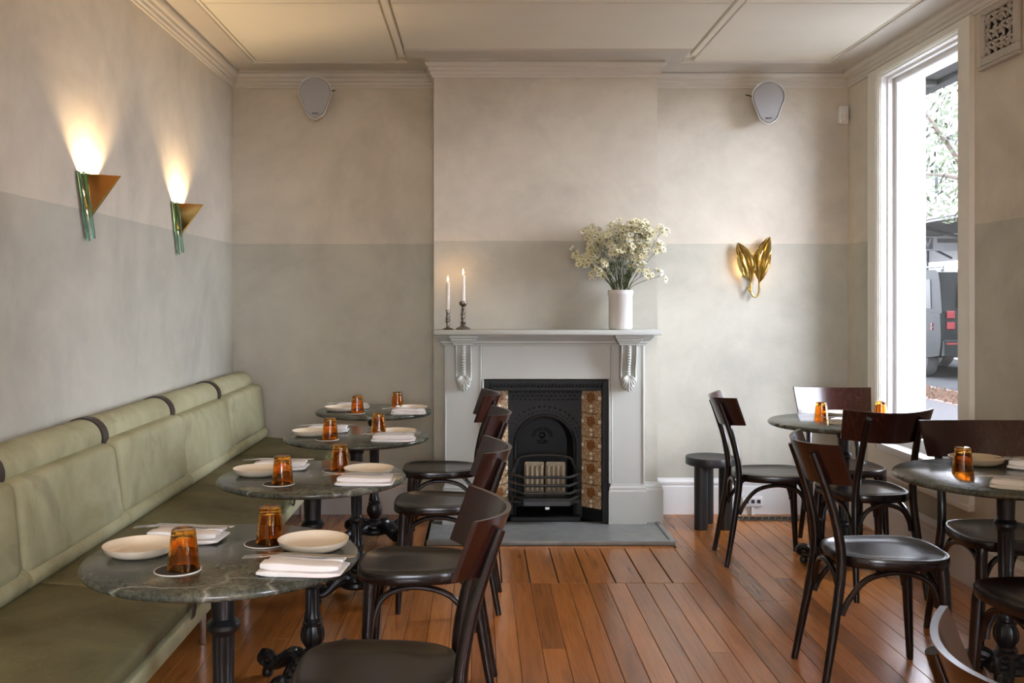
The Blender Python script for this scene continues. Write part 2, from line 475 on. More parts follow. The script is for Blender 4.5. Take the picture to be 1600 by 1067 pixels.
# street windows
def frame_boards(w, y0, y1, z0, z1):
    cw = .135
    prof = [(0, 0), (.026, 0), (.026, cw-.03), (.020, cw-.026), (.020, cw-.012), (.012, cw-.008), (.012, cw), (0, cw)]  # (proud, across; 0 = outer)
    def rail(a, b, horizontal, flip):
        pass
    # outer ring to inner ring, mitred
    zt = z1+.045; zb = z0-cw
    oy0, oy1 = y0-cw, y1+cw
    corners_o = [(oy0, zb), (oy1, zb), (oy1, zt), (oy0, zt)]
    corners_i = [(y0, z0), (y1, z0), (y1, z1), (y0, z1)]
    for i in range(4):
        j = (i+1) % 4
        secs = []
        for a in (i, j):
            o = Vector(corners_o[a]); n = Vector(corners_i[a])
            secs.append([(XR-p[0], *(o+(n-o)*(p[1]/cw))) for p in prof])
        MB().loft(secs).build('casing', M['casing'], w, 25)
def street_window(n, y0, y1):
    z0, z1 = WZ0, WZ1
    w = thing(f'window_{n}', None, None, (XR, (y0+y1)/2, z0)); w['kind'] = 'structure'
    w['label'] = 'tall white sash window onto the street'
    frame_boards(w, y0, y1, z0, z1)
    t = .006
    MB().box(XR-.004, XR+WT, y0, y0+t, z0, z1).box(XR-.004, XR+WT, y1-t, y1, z0, z1).box(XR-.004, XR+WT, y0, y1, z1-t, z1).build('lining', M['white_paint'], w)
    a, b = XR+.032, XR+.055                                             # stop bead
    s = .020
    MB().box(a, b, y0+t, y0+s, z0, z1).box(a, b, y1-s, y1-t, z0, z1).box(a, b, y0+s, y1-s, z1-s, z1-t).build('stop_bead', M['white_paint'], w)
    a, b = XR+.070, XR+.115; s = .046
    f = MB().bbox(a, b, y0+t, y0+s, z0+.01, z1-t, .004).bbox(a, b, y1-s, y1-t, z0+.01, z1-t, .004).bbox(a, b, y0+s, y1-s, z1-s, z1-t, .004).bbox(a, b, y0+s, y1-s, z0+.01, z0+.075, .004)
    f.build('sash_frame', M['white_paint'], w)
    MB().box(XR+.090, XR+.095, y0+s, y1-s, z0+.075, z1-s).build('pane', M['pane'], w)
    MB().bbox(XR-.034, XR+WT+.05, y0+.001, y1-.001, z0-.028, z0+.012, .006, 2).build('sill', M['white_paint'], w)
    MB().bbox(XR-.036, XR, y0-.14, y1+.14, z0-.165, z0-.136, .006, 2).build('apron_moulding', M['casing'], w)
    L = bpy.data.lights.new('daylight_portal', 'AREA'); L.shape = 'RECTANGLE'; L.size = y1-y0-.02; L.size_y = z1-z0-.05
    L.cycles.is_portal = True
    o = bpy.data.objects.new('daylight_portal', L); COL.objects.link(o); o.location = (XR+.13, (y0+y1)/2, (z0+z1)/2)
    o.rotation_euler = Vector((-1,0,0)).to_track_quat('-Z', 'Z').to_euler()
for i, (a, b) in enumerate(WIN): street_window(i+1, a, b)

def fill_window(n, x0, x1, z0, z1):  # unseen window, added to fill the room with light from behind
    w = thing(f'window_{n}', None, None, ((x0+x1)/2, YF, z0)); w['kind'] = 'structure'
    w['label'] = 'added white framed window in the front wall, giving fill from behind the viewer'
    y0, y1 = YF-.13, YF-.07; s = .05
    MB().box(x0, x0+s, y0, y1, z0, z1).box(x1-s, x1, y0, y1, z0, z1).box(x0+s, x1-s, y0, y1, z0, z0+s).box(x0+s, x1-s, y0, y1, z1-s, z1).build('frame', M['white_paint'], w)
    MB().box(x0+s, x1-s, YF-.103, YF-.098, z0+s, z1-s).build('pane', M['pane'], w)
    L = bpy.data.lights.new('daylight_portal', 'AREA'); L.shape = 'RECTANGLE'; L.size = x1-x0-.04; L.size_y = z1-z0-.04; L.cycles.is_portal = True
    o = bpy.data.objects.new('daylight_portal', L); COL.objects.link(o); o.location = ((x0+x1)/2, YF-.15, (z0+z1)/2)
    o.rotation_euler = Vector((0,1,0)).to_track_quat('-Z', 'Z').to_euler()
fill_window(3, -.4, 1.1, 1.0, 2.3)
# ------------------------------------------------------------------ fireplace
# surround (painted timber)
sur = thing('fireplace_surround', 'pale grey painted timber mantelpiece with scrolled brackets around the black hearth opening', 'mantelpiece', (.40, 5.85, .02))
SP = M['surround']
FY = 5.850                                              # face of the pilasters
MB().bbox(-.262, 1.068, 5.690, BY, 1.152, 1.182, .006, 2).build('mantel_shelf', SP, sur)
sweep(MB(), [(-.206, BY-.001), (-.206, FY), (.990, FY), (.990, BY-.001)][::1], [(0, 1.085), (.008, 1.085), (.010, 1.098), (.022, 1.102), (.022, 1.112), (.036, 1.122), (.050, 1.140), (.050, 1.1515), (0, 1.1515)]).build('bed_moulding', SP, sur, 25)
def pilaster(x0, x1, inner):
    p = MB().bbox(x0, x1, FY, BY, .26, 1.086, .002)
    p.build('pilaster', SP, sur)
    # raised beads at both edges of the board
    for xx in ((x0+.002, x0+.012), (x1-.012, x1-.002)):
        MB().bbox(xx[0], xx[1], FY-.006, FY+.002, .262, 1.085, .003, 2).build('bead', SP, sur)
    pl = sweep(MB(), [(x0-.004, BY), (x0-.004, FY-.006), (x1+.004, FY-.006), (x1+.004, BY)], [(-.05, .02), (.008, .02), (.008, .215), (.003, .222), (.003, .236), (-.004, .246), (-.006, .262), (-.05, .262)])
    pl.build('plinth', SP, sur, 25)
pilaster(-.206, .018, 1); pilaster(.787, .990, -1)
MB().bbox(.018, .787, FY+.004, BY, .884, 1.086, .002).build('frieze_board', SP, sur)
for q in (.018, .775): MB().bbox(q, q+.012, FY-.008, BY, .262, .8835, .003).build('inner_bead', SP, sur)
def corbel(cx):
    c = thing('corbel', None, None, (cx, FY, 1.0)); c.parent = sur; c.location = Vector((cx, FY, 1.0))-sur.location
    del_keys = [k for k in ('label', 'category') if k in c.keys()]
    for kx in del_keys: del c[kx]
    # stepped cap
    cap = MB()
    for w, d, z0, z1 in ((.086, .118, 1.132, 1.1515), (.076, .108, 1.116, 1.132), (.068, .100, 1.104, 1.116), (.060, .092, 1.090, 1.104)):
        cap.bbox(cx-w, cx+w, FY-d, FY+.002, z0, z1, .003)
    cap.build('corbel_cap', SP, c)
    # S-curved body with a raised rib
    zz = [1.090, 1.06, 1.03, 1.0, .97, .94, .91, .885]; dd = [.080, .082, .078, .066, .052, .044, .044, .050]
    for (a, b, ex) in ((-.048, -.038, .006), (-.038, -.014, -.014), (.014, .038, -.014), (.038, .048, .006), (-.014, .014, .008)):
        secs = []
        for z, d in zip(zz, dd):
            e = max(.03, d+ex)
            secs.append([(cx+a, FY+.002, z), (cx+b, FY+.002, z), (cx+b, FY-e+.003, z), (cx+(a+b)/2, FY-e-.003*(1 if ex > 0 else -1.5), z), (cx+a, FY-e+.003, z)])
        MB().loft(secs).build('scroll_rib', SP, c, 25)
    # notched bead down the rib
    nb = MB()
    for i in range(11):
        z = 1.078-i*.0165
        d = dd[min(7, int((1.090-z)/.0294))]+.010
        nb.sphere((cx, FY-d+.002, z), .0075, 8, 6, (1.5, .8, .8))
    nb.build('beading', SP, c)['kind'] = 'stuff'
    # acanthus: curling lobes in two tiers
    for tier, (z0, n, L, sp, dp) in enumerate(((.905, 7, .068, 1.25, .055), (.862, 5, .050, 1.05, .044))):
        for i in range(n):
            a = (i-(n-1)/2)/((n-1)/2)*sp*.62
            l = L*(1-.30*abs(i-(n-1)/2)/((n-1)/2))
            pts = [(cx+math.sin(a)*l*t*1.05+.010*a, FY-dp-.012*math.sin(PI*t)-.012*t*t, z0-math.cos(a)*l*t+.006*math.sin(PI*t)) for t in (0, .3, .6, .85, 1)]
            MB().tube(pts, [.006, .0095, .0105, .0085, .003], 8, smooth=2).build('acanthus_lobe', SP, c)
    MB().sphere((cx, FY-.022, .862), .042, 14, 10, (1.0, .75, 1.05)).build('leaf_boss', SP, c)
corbel(-.090); corbel(.886)

# cast-iron insert with tiled cheeks
ins = thing('cast_iron_fireplace', 'black cast-iron fireplace with an arched opening, bowed grate and brown floral tiles', 'fireplace', (.4025, 5.86, .02))
IR = M['grate_iron']
IX0, IX1, IZ1 = .031, .774, .880
fy = FY+.006
MB().bbox(IX0, IX0+.036, fy, fy+.05, .021, IZ1, .003).build('frame_side', IR, ins)
MB().bbox(IX1-.036, IX1, fy, fy+.05, .021, IZ1, .003).build('frame_side', IR, ins)
MB().bbox(IX0+.036, IX1-.036, fy, fy+.05, .815, IZ1, .003).build('frame_top', IR, ins)
fz = MB()
for i in range(33):                                     # cast rope border along the top
    x = IX0+.045+i*.0205
    fz.tube([(x-.012, fy-.001, .832), (x, fy-.006, .846), (x+.012, fy-.001, .860)], [.003, .006, .003], 6)
fz.build('rope_border', IR, ins)['kind'] = 'stuff'
# splayed cheeks, five tiles each
cy0, cy1 = fy+.02, fy+.115
def tilemat(name):
    x = N(name); v = x.coord('Object')
    sep = x.n('ShaderNodeSeparateXYZ'); x.l(v, sep.inputs[0])
    # tile face spans local x -.07..07, z -.07..07 ; printed flower and rings
    def ring(cx, cz, r, w):
        dx = x.math('SUBTRACT', sep.outputs[0], cx); dz = x.math('SUBTRACT', sep.outputs[2], cz)
        d = x.math('SQRT', x.math('ADD', x.math('MULTIPLY', dx, dx), x.math('MULTIPLY', dz, dz)))
        return d
    d0 = ring(0, 0.022, 0, 0)
    nz = x.noise(v, 120, 4, .7)
    base = x.ramp(nz, [(.38, (.16,.075,.030)), (.5, (.40,.27,.14)), (.62, (.62,.50,.33))], 'LINEAR')
    f = x.ramp(x.math('ADD', d0, x.math('MULTIPLY', x.math('SUBTRACT', x.noise(v, 60, 2), .5), .016)), [(.030, 1.0), (.036, 0.0)])
    c = x.mix(f, base, x.mix(x.ramp(x.noise(v, 160, 3), [(.4, 0.0), (.6, 1.0)]), (.10, .032, .010), (.36, .16, .05)))
    for (a, b, r) in ((0, -.030, .0125), (0, -.057, .0125), (.062, .022, .014), (-.062, .022, .014)):
        d = ring(a, b, 0, 0)
        c = x.mix(x.ramp(d, [(r-.002, 1.0), (r, 0.0)]), c, (.74, .66, .50))
        rim = x.math('MULTIPLY', x.ramp(d, [(r, 0.0), (r+.001, 1.0)]), x.ramp(d, [(r+.003, 1.0), (r+.004, 0.0)]))
        c = x.mix(rim, c, (.17, .075, .03))
    x.col(c); x.set(Roughness=.22); return x.m
M['tile'] = tilemat('brown_floral_tile')
tme = None
for side in (-1, 1):
    xo = IX0+.038 if side < 0 else IX1-.038
    xi = IX0+.146 if side < 0 else IX1-.146
    ang = math.atan2(cy1-cy0, xi-xo)
    mid = Vector(((xo+xi)/2, (cy0+cy1)/2))
    wid = math.hypot(xi-xo, cy1-cy0)
    # iron backing plate
    back = MB().loft([[(xo, cy0+.012, z), (xi, cy1+.012, z), (xi, cy1+.022, z), (xo, cy0+.022, z)] for z in (.021, .815)])
    back.build('cheek_plate', IR, ins)
    for i in range(5):
        mb = MB().bbox(-wid/2+.002, wid/2-.002, -.006, .006, -.0705, .0705, .0015)
        o = mb.build('tile', M['tile'], ins, world=False)
        o.location = Vector((mid.x, mid.y, .818-.0735-i*.1435))-ins.location
        o.rotation_euler = (0, 0, ang if side < 0 else ang+PI)
# arched plate
ax0, ax1, acx, ar, az = IX0+.144, IX1-.144, .4025, .182, .470
ay = cy1
arch = MB()
N_ = 24
inner = [(acx-ar, .05)]+[(acx+ar*math.cos(PI-PI*i/N_), az+ar*math.sin(PI-PI*i/N_)) for i in range(N_+1)]+[(acx+ar, .05)]
outer = []
for (x, z) in inner:
    if z <= az+1e-6: outer.append((ax0 if x < acx else ax1, z))
    else:
        t = (x-(acx-ar))/(2*ar); a = math.atan2(z-az, x-acx)
        # project on the rectangle ax0..ax1, ..815
        s = min((ax1-acx)/max(abs(math.cos(a)), 1e-6), (.815-az)/max(math.sin(a), 1e-6))
        outer.append((acx+s*math.cos(a), az+s*math.sin(a)))
secs = []
for (xi, zi), (xo, zo) in zip(inner, outer):
    secs.append([(xo, ay, zo), (xi, ay, zi), (xi, ay+.02, zi), (xo, ay+.02, zo)])
arch.loft(secs).build('arch_plate', IR, ins, 25)
rim = [(x, ay-.004, z) for x, z in inner]
MB().tube(rim, .011, 8).build('arch_moulding', IR, ins)
orn = MB()
for rr, cnt, s0 in ((.212, 27, .006), (.238, 23, .008)):
    for i in range(cnt):
        a = PI*(i+.5)/cnt
        x, z = acx+rr*math.cos(a), az+rr*math.sin(a)
        if ax0+.01 < x < ax1-.01 and z < .80: orn.sphere((x, ay, z), s0, 6, 4, (1, .7, 1))
for i in range(15):
    for j in range(3):
        x = ax0+.025+i*.0287; z = .795-j*.022
        if math.hypot(x-acx, z-az) > .262: orn.sphere((x+(j % 2)*.012, ay, z), .0075, 6, 4, (1.2, .6, .8))
orn.build('cast_ornament', IR, ins)['kind'] = 'stuff'
fb = MB()
secs = []
for (x, z) in inner: secs.append([(x, ay+.018, z), (acx+(x-acx)*.86, YB-.006, .05+(z-.05)*.95)])
fb.loft(secs, False, False)
fb.box(acx-ar*.88, acx+ar*.88, YB-.008, YB-.003, .03, .65)
fb.build('fireback', IR, ins)
frel = MB()
for i in range(9):
    a = PI*i/8
    frel.sphere((acx+.055*math.cos(a), YB-.012, .50+.04*math.sin(a)), .011, 6, 4, (1, .6, 1))
frel.sphere((acx, YB-.012, .50), .022, 8, 6, (1, .5, 1)); frel.sphere((acx, YB-.012, .46), .012, 8, 6, (3, .5, 1))
frel.build('fireback_crest', IR, ins)
MB().bbox(acx-ar-.03, acx+ar+.03, cy0+.03, YB-.01, .0215, .05, .004).build('ash_floor', IR, ins)
# bowed grate
gy = fy-.055
def bowed(z, r, flat=1.0, ex=0):
    return [(ax0+.012-ex, ay-.005, z), (ax0+.03-ex, ay-.05, z), (acx-.135, gy, z), (acx+.135, gy, z), (ax1-.03+ex, ay-.05, z), (ax1-.012+ex, ay-.005, z)]
for z in (.306, .256, .210): MB().tube(bowed(z, .009), .0085, 8).build('grate_bar', M['grate_steel'], ins)
lip = [bowed(.168, 0), bowed(.138, 0)]
secs = []
for (a, b) in zip(*lip): secs.append([(a[0], a[1]-.004, a[2]), (b[0], b[1]-.004, b[2]), (b[0], b[1]+.014, b[2]), (a[0], a[1]+.014, a[2])])
MB().loft(secs).build('grate_lip', M['grate_steel'], ins, 25)
MB().tube(bowed(.172, 0), .008, 8).build('grate_bar', M['grate_steel'], ins)
dn = MB()
for i in range(26): dn.box(acx-.130+i*.0104-.002, acx-.130+i*.0104+.002, gy-.008, gy, .141, .162)
dn.build('lip_reeding', M['grate_steel'], ins)
MB().tube([(ax0+.03, ay-.02, .31), (ax0+.055, ay-.015, .36), (ax0+.085, ay-.01, .400), (acx, ay-.01, .412), (ax1-.085, ay-.01, .400), (ax1-.055, ay-.015, .36), (ax1-.03, ay-.02, .31)], .010, 8, smooth=3).build('grate_hoop', M['grate_steel'], ins)
MB().bbox(acx-.012, acx+.016, gy-.02, gy-.005, .118, .134, .003).build('damper_knob', M['chrome'], ins, label='small bright knob')
MB().bbox(ax0+.03, ax1-.03, gy+.02, ay+.05, .148, .166, .003).build('grate_floor', IR, ins)
fire = flat('fireclay', (.27, .22, .145), .85, var=.4, scale=18); M['fireclay'] = fire
for kx in (-1, 1):
    x0 = acx-.125 if kx < 0 else acx+.004
    MB().bbox(x0, x0+.12, ay-.018, ay+.01, .166, .372, .006).build('radiant', fire, ins, label='buff fireclay radiant')
    for i in range(4): MB().bbox(x0+.008+i*.029, x0+.024+i*.029, ay-.032, ay-.016, .20, .352, .006, 2).build('radiant_rib', fire, ins)
# hearth
hs = thing('hearth_slab', 'dark slate hearth with a raised rim in front of the fireplace', 'hearth', (.4, 5.65, 0))
MB().bbox(-.285, 1.060, PY1+.03, 5.915, .0, .0195, .003).build('slab', M['slate'], hs)
MB().bbox(-.29, 1.09, PY1+.022, PY1+.055, .0, .0265, .006, 2).build('rim', M['slate'], hs)
MB().bbox(1.060, 1.09, PY1+.056, BY-.032, .0, .0265, .006, 2).build('rim', M['slate'], hs)

# ------------------------------------------------------------------ banquette
BQ = thing('banquette', 'long olive green leather banquette with strapped bolsters along the side wall', 'bench', (-1.2, 3.3, 0))
LE = M['leather']
pit = .81
J = [6.105-pit*i for i in range(8)]                       # joints from the back wall forward
back_prof = roundpoly([(-1.500, .545), (-1.320, .545), (-1.352, .828), (-1.470, .838)], [.02, .035, .030, .02], 5)
lum_prof = [(-1.372+.062*math.cos(2*PI*i/20), .532+.042*math.sin(2*PI*i/20)) for i in range(20)]
seat_prof = roundpoly([(-1.500, .405), (-.885, .405), (-.868, .458), (-1.10, .488), (-1.500, .520)], [.01, .012, .040, .20, .02], 6)
bol_prof = [(-1.479+.076*math.cos(2*PI*i/28), .842+.072*math.sin(2*PI*i/28)) for i in range(28)]
for i in range(7):
    hi, lo = J[i], J[i+1]
    sk = (.006, -.004, .005, -.006, .003, -.005, .004)[i]
    puffy(MB(), [(px+sk*(1 if pz > .7 else -.5), pz+sk*.8) for px, pz in back_prof], lo+.003, hi-.003, .027).build('back_cushion', LE, BQ)
    puffy(MB(), lum_prof, lo+.015, hi+.020 if i else hi-.002, .009).build('lumbar_roll', LE, BQ)
    s0 = lo+.10; s1 = hi+.096 if i else hi
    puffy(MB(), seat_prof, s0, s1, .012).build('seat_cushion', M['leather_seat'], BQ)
    puffy(MB(), bol_prof, lo+.018, hi-.018, .010).build('bolster', LE, BQ)
    # strap over the joint between bolsters
    secs = []
    for k in range(15):
        a = math.radians(-35+k*15.5)
        secs.append([(-1.479+r*math.cos(a), y, .842+r*.95*math.sin(a)) for r, y in ((.073, lo-.027), (.0815, lo-.027), (.0815, lo+.027), (.073, lo+.027))])
    MB().loft(secs).build('strap', M['leather_strap'], BQ, label='dark leather strap')
    secs = []
    for x, z in ((-.875, .470), (-.864, .462), (-.861, .440), (-.866, .395)):
        secs.append([(x, s0-.016, z), (x+.004, s0-.016, z+.002), (x+.004, s0+.016, z+.002), (x, s0+.016, z)])
    MB().loft(secs).build('seat_strap', M['leather_strap'], BQ)
MB().bbox(-.905, -.870, J[7], J[0], .352, .404, .006, 2).build('front_rail', LE, BQ)
MB().bbox(-1.50, -.906, J[7], J[0], .360, .404, .004).build('seat_board', M['black_stool'], BQ)
MB().bbox(-1.556, -1.502, J[7], J[0], .340, .83, .004).build('back_board', LE, BQ)
for i in range(8):
    y = 6.02-i*.717
    MB().lathe([(.011, .0), (.013, .004), (.013, .20), (.0125, .205)], 12, (-1.09, y, 0)).build('leg', M['chrome'], BQ)
    MB().lathe([(.019, .2055), (.019, .36)], 12, (-1.09, y, 0)).build('leg_socket', M['black_stool'], BQ)

# ------------------------------------------------------------------ bentwood chair
def seat_outline(s=1.0):
    pts = []
    for i in range(48):
        a = 2*PI*i/48
        c, q = math.cos(a), math.sin(a)
        n = 2/3.0
        x = math.copysign(abs(c)**n, c); y = math.copysign(abs(q)**n, q)
        y = y*.203+.004
        w = .186+.020*(y/.2)
        pts.append((x*w*s, .004+(y-.004)*s))
    return pts
def make_chair():
    t = thing('bentwood_chair', 'x', 'chair', group='dark bentwood chairs')
    W = M['chair']
    o1 = seat_outline(1.0); oi = seat_outline(.985); o2 = seat_outline(.93); o3 = seat_outline(.90); o4 = seat_outline(.5); o5 = seat_outline(.06)
    L = lambda o, z: [(x, y, z) for x, y in o]
    MB().loft([L(o3, .428), L(oi, .428), L(o1, .433), L(o1, .459), L(oi, .465), L(o2, .465), L(o3, .4605), L(o4, .456), L(o5, .455)]).build('seat', W, t, 40, world=False)
    for s in (-1, 1):
        MB().tube([(s*.150, .150, .432), (s*.153, .153, .40), (s*.158, .158, .30), (s*.166, .168, .12), (s*.170, .174, 0)], [.0215, .0215, .020, .0155, .012], 14, smooth=3).build('leg', W, t, world=False)
        path = [(s*.168, -.262, 0), (s*.161, -.240, .12), (s*.150, -.214, .27), (s*.142, -.196, .39), (s*.138, -.192, .46), (s*.134, -.200, .54), (s*.129, -.222, .64), (s*.125, -.258, .75), (s*.122, -.286, .825)]
        MB().tube(path, [.0125, .0145, .0165, .0175, .0175, .017, .016, .015, .0135], 14, smooth=4).build('leg', W, t, world=False)
        # arched side brace
        MB().tube([(s*.147, -.193, .265), (s*.146, -.170, .315), (s*.144, -.110, .385), (s*.143, -.02, .412), (s*.143, .06, .405), (s*.145, .115, .372), (s*.149, .138, .315), (s*.150, .142, .285)], .0105, 10, smooth=4).build('brace', W, t, world=False)
    for y, x, z in ((.140, .135, .29), (-.195, .125, .30)):
        MB().tube([(-x, y, z), (-x+.008, y, z+.045), (-x+.045, y-.003, z+.098), (0, y-.006, z+.122), (x-.045, y-.003, z+.098), (x-.008, y, z+.045), (x, y, z)], .0105, 10, smooth=4).build('brace', W, t, world=False)
    # curved back board
    nu, nv = 25, 5
    def P(u, v, off):
        hw = .201+.014*v
        x = (u*2-1)*hw
        zb = .724-.014*(1-(2*u-1)**2); zt = .854+.010*(2*u-1)**2
        z = zb+(zt-zb)*v
        y = -.259-.055*v+.088*((2*u-1)**2)*(.95+.05*v)
        sl = .176*(2*u-1)
        nx, ny = 2*sl/.21*.21, -1
        l = math.hypot(nx, 1)
        return (x+off*nx/l*1.0*(.85), y-off/l, z)
    secs = []
    for i in range(nu):
        u = i/(nu-1)
        f = [P(u, j/(nv-1), -.006) for j in range(nv)]; b = [P(u, j/(nv-1), .006) for j in range(nv)]
        secs.append(f+b[::-1])
    MB().loft(secs).build('backrest', M['chair_back'], t, 40, world=False)
    for s in (-1, 1):
        for z in (.765, .81):
            MB().sphere((s*.1215, -.262-(z-.727)*.42-.026+.030+.0, z), .004, 8, 4, (1, .5, 1)).build('bolt', M['pewter'], t, world=False)
    return t
chair0 = make_chair()
D = math.radians
CH = [
 (-.240, 2.395, 92, 'dark bentwood chair at the front table, only its seat and red-brown backrest showing'),
 (-.205, 3.370, 90, 'second dark bentwood chair along the banquette tables, seat and front leg in full view'),
 (-.170, 4.400, 88, 'third dark bentwood chair along the banquette tables, before the hearth edge'),
 (-.200, 5.260, 91, 'dark bentwood chair pulled up to the last banquette table, next to the fireplace'),
 (1.530, 5.130, -93, 'dark bentwood chair seen from the side, standing between black stool and window table'),
 (1.985, 5.320, 176, 'dark bentwood chair in the window corner, its reddish backrest shining'),
 (1.835, 4.670, 6, 'dark bentwood chair with its back turned, between the two window tables'),
 (1.455, 3.540, -91, 'dark bentwood chair standing clear on the open floor, drawn up to the larger window table'),
 (2.025, 3.800, 180, 'dark bentwood chair facing the room behind the larger window table'),
 (1.745, 2.960, 3, 'dark bentwood chair cut by the frame edge, tucked under the larger window table'),
 (.980, 1.372, -90, 'dark bentwood chair of which only the pale shining backrest tip rises into view'),
]
for i, (x, y, a, lab) in enumerate(CH):
    if i == 0:
        o = chair0; o.location = (x, y, 0); o.rotation_euler = (0,0,D(a)); o['label'] = lab
    else: copy_tree(chair0, (x, y, 0), D(a), lab)

# ------------------------------------------------------------------ pedestal tables
def make_table(R, name, z=.739):
    t = thing(name, 'x', 'table')
    I = M['iron']
    th = .022
    MB().lathe([(.02, z-th), (R-.012, z-th), (R-.004, z-th+.004), (R, z-th/2), (R-.004, z-.004), (R-.010, z), (.02, z)], 72).build('marble_top', M['marble'], t, 60, world=False)
    MB().lathe([(.02, z-th-.001), (.14, z-th-.001), (.145, z-th-.006), (.05, z-th-.014), (.038, z-th-.03), (.034, z-th-.06), (.02, z-th-.06)], 32).build('mounting_plate', I, t, world=False)
    zt = z-th-.05
    MB().lathe([(.030, .225), (.031, .24), (.0255, .26), (.0245, .34), (.0275, .345), (.033, .352), (.033, .364), (.0275, .371), (.0245, .376)], 32, flute=1, fdepth=.003, fz=(.25, .341)).build('lower_shaft', I, t, 25, world=False)
    MB().lathe([(.0245, .376), (.0250, .40), (.0270, .54), (.0270, .545), (.034, .552), (.040, .562), (.040, .572), (.033, .580), (.028, .585), (.029, .60), (.031, zt)], 32, flute=1, fdepth=.0035, fz=(.385, .541)).build('upper_shaft', I, t, 25, world=False)
    bulb = [(.026, .118), (.030, .124), (.024, .132), (.030, .142), (.041, .160), (.0435, .178), (.040, .198), (.033, .212), (.036, .216), (.036, .222), (.030, .226)]
    MB().lathe(bulb, 28, flute=1, fdepth=.003, fz=(.135, .205)).build('bulb', I, t, 30, world=False)
    MB().lathe([(.02, .050), (.070, .050), (.078, .062), (.074, .076), (.060, .084), (.056, .098), (.042, .104), (.036, .114), (.027, .119)], 36).build('hub', I, t, 30, world=False)
    for k in range(4):
        a = PI/4+k*PI/2
        ft = thing('scroll_foot', None, None); del_k = [q for q in ('label', 'category', 'group') if q in ft.keys()]
        for q in del_k: del ft[q]
        ft.parent = t; ft.rotation_euler = (0, 0, a)
        for dy in (-.013, .013):
            MB().tube([(.045, dy, .088), (.075, dy*1.2, .100), (.11, dy*1.3, .088), (.145, dy*1.1, .058), (.172, dy*.8, .040), (.200, dy*.6, .045)], [.016, .019, .018, .016, .014, .012], 8, smooth=3).build('scroll_rib', I, ft, world=False)
        MB().tube([(.05, 0, .075), (.10, 0, .074), (.150, 0, .046), (.19, 0, .034)], [.022, .020, .016, .011], 8, smooth=3).build('foot_web', I, ft, world=False)
        MB().tube([(.165, 0, .060), (.185, 0, .078), (.210, 0, .076), (.220, 0, .056), (.206, 0, .042)], [.014, .019, .021, .018, .012], 8, smooth=3).build('volute', I, ft, world=False)
        MB().lathe([(.012, 0), (.019, .004), (.021, .014), (.018, .026), (.012, .032)], 14, (.195, 0, 0)).build('foot_pad', I, ft, world=False)
        lf = MB()
        for j in range(4): lf.sphere((.085+j*.022, 0, .108-j*.013), .017-.0012*j, 8, 6, (1.2, 1.4, .8))
        lf.build('leaf_casting', I, ft, world=False)
    return t
TL = [(-.623, 2.390), (-.587, 3.460), (-.559, 4.480), (-.586, 5.500)]
TLAB = ['round green marble table in front, nearest along the banquette and largest in view', 'second round green marble table along the banquette', 'third round green marble table along the banquette', 'last round green marble table along the banquette, against the far alcove']
t0 = make_table(.330, 'marble_table'); t0['group'] = 'round marble pedestal tables by the banquette'
for i, (x, y) in enumerate(TL):
    if i == 0: o = t0; o.location = (x, y, 0)
    else: o = copy_tree(t0, (x, y, 0), (0, .35, -.2, .1)[i])
    o['label'] = TLAB[i]
TR = [(1.860, 4.990), (1.865, 3.465)]
t1 = make_table(.374, 'window_table'); t1['group'] = 'wider marble pedestal tables by the window'
t1.location = (*TR[0], 0); t1.rotation_euler = (0, 0, D(20)); t1['label'] = 'wide round marble table in the window corner, pale light on its top'
t2 = copy_tree(t1, (*TR[1], 0), .25, 'wide round marble table with white reflections, cut off at the picture edge')
# ------------------------------------------------------------------ tableware
TZ = .739
def make_plate(m):
    mb = MB().lathe([(.004, .004), (.056, .002), (.060, .0), (.066, .001), (.082, .010), (.0875, .022), (.0885, .0245), (.0865, .0245), (.080, .013), (.066, .0065), (.058, .0055), (.004, .0055)], 48)
    return mb.mesh('plate', m, 50)
PM = {'cream': make_plate(M['plate']), 'tan': make_plate(M['plate_tan'])}
def plate(x, y, label, kind='cream', z=TZ, s=1.0):
    o = bpy.data.objects.new('plate', PM[kind]); COL.objects.link(o); o.location = (x, y, z+.0005); o.scale = (s, s, s)
    tag(o, label, 'plate', 'shallow stoneware plates on the tables')
def glass_mesh():
    # upturned faceted tumbler: mouth down, thick foot on top
    n = 10
    def ring(r, z, rot=0): return [(r*math.cos(2*PI*(k+.5)/n), r*math.sin(2*PI*(k+.5)/n), z) for k in range(n)]
    mb = MB()
    def circ(r, z): return [(r*math.cos(2*PI*(k+.5)/40), r*math.sin(2*PI*(k+.5)/40), z) for k in range(40)]
    def fac(r, z, t):
        out = []
        for k in range(40):
            a = 2*PI*(k+.5)/40; w = (a % (2*PI/n))-PI/n
            rr = r*((1-t)+t*math.cos(PI/n)/math.cos(w))
            out.append((rr*math.cos(a), rr*math.sin(a), z))
        return out
    mb.loft([circ(.0325, .001), circ(.0355, .0), circ(.0365, .003), fac(.0362, .014, .7), fac(.0325, .050, 1), fac(.0285, .082, 1), circ(.0272, .089), circ(.0240, .0925), circ(.010, .0905), circ(.001, .0900),
             circ(.001, .078), circ(.016, .078), circ(.0240, .074), circ(.0285, .046), circ(.0315, .014)], False)
    # close the mouth ring between inner wall and lip
    base = len(mb.v)
    mb.f += [(14*40+k, 14*40+(k+1) % 40, (k+1) % 40, k) for k in range(40)]; mb.m += [0]*40
    return mb.mesh('amber_tumbler', M['amber'], 30)
GM = glass_mesh()
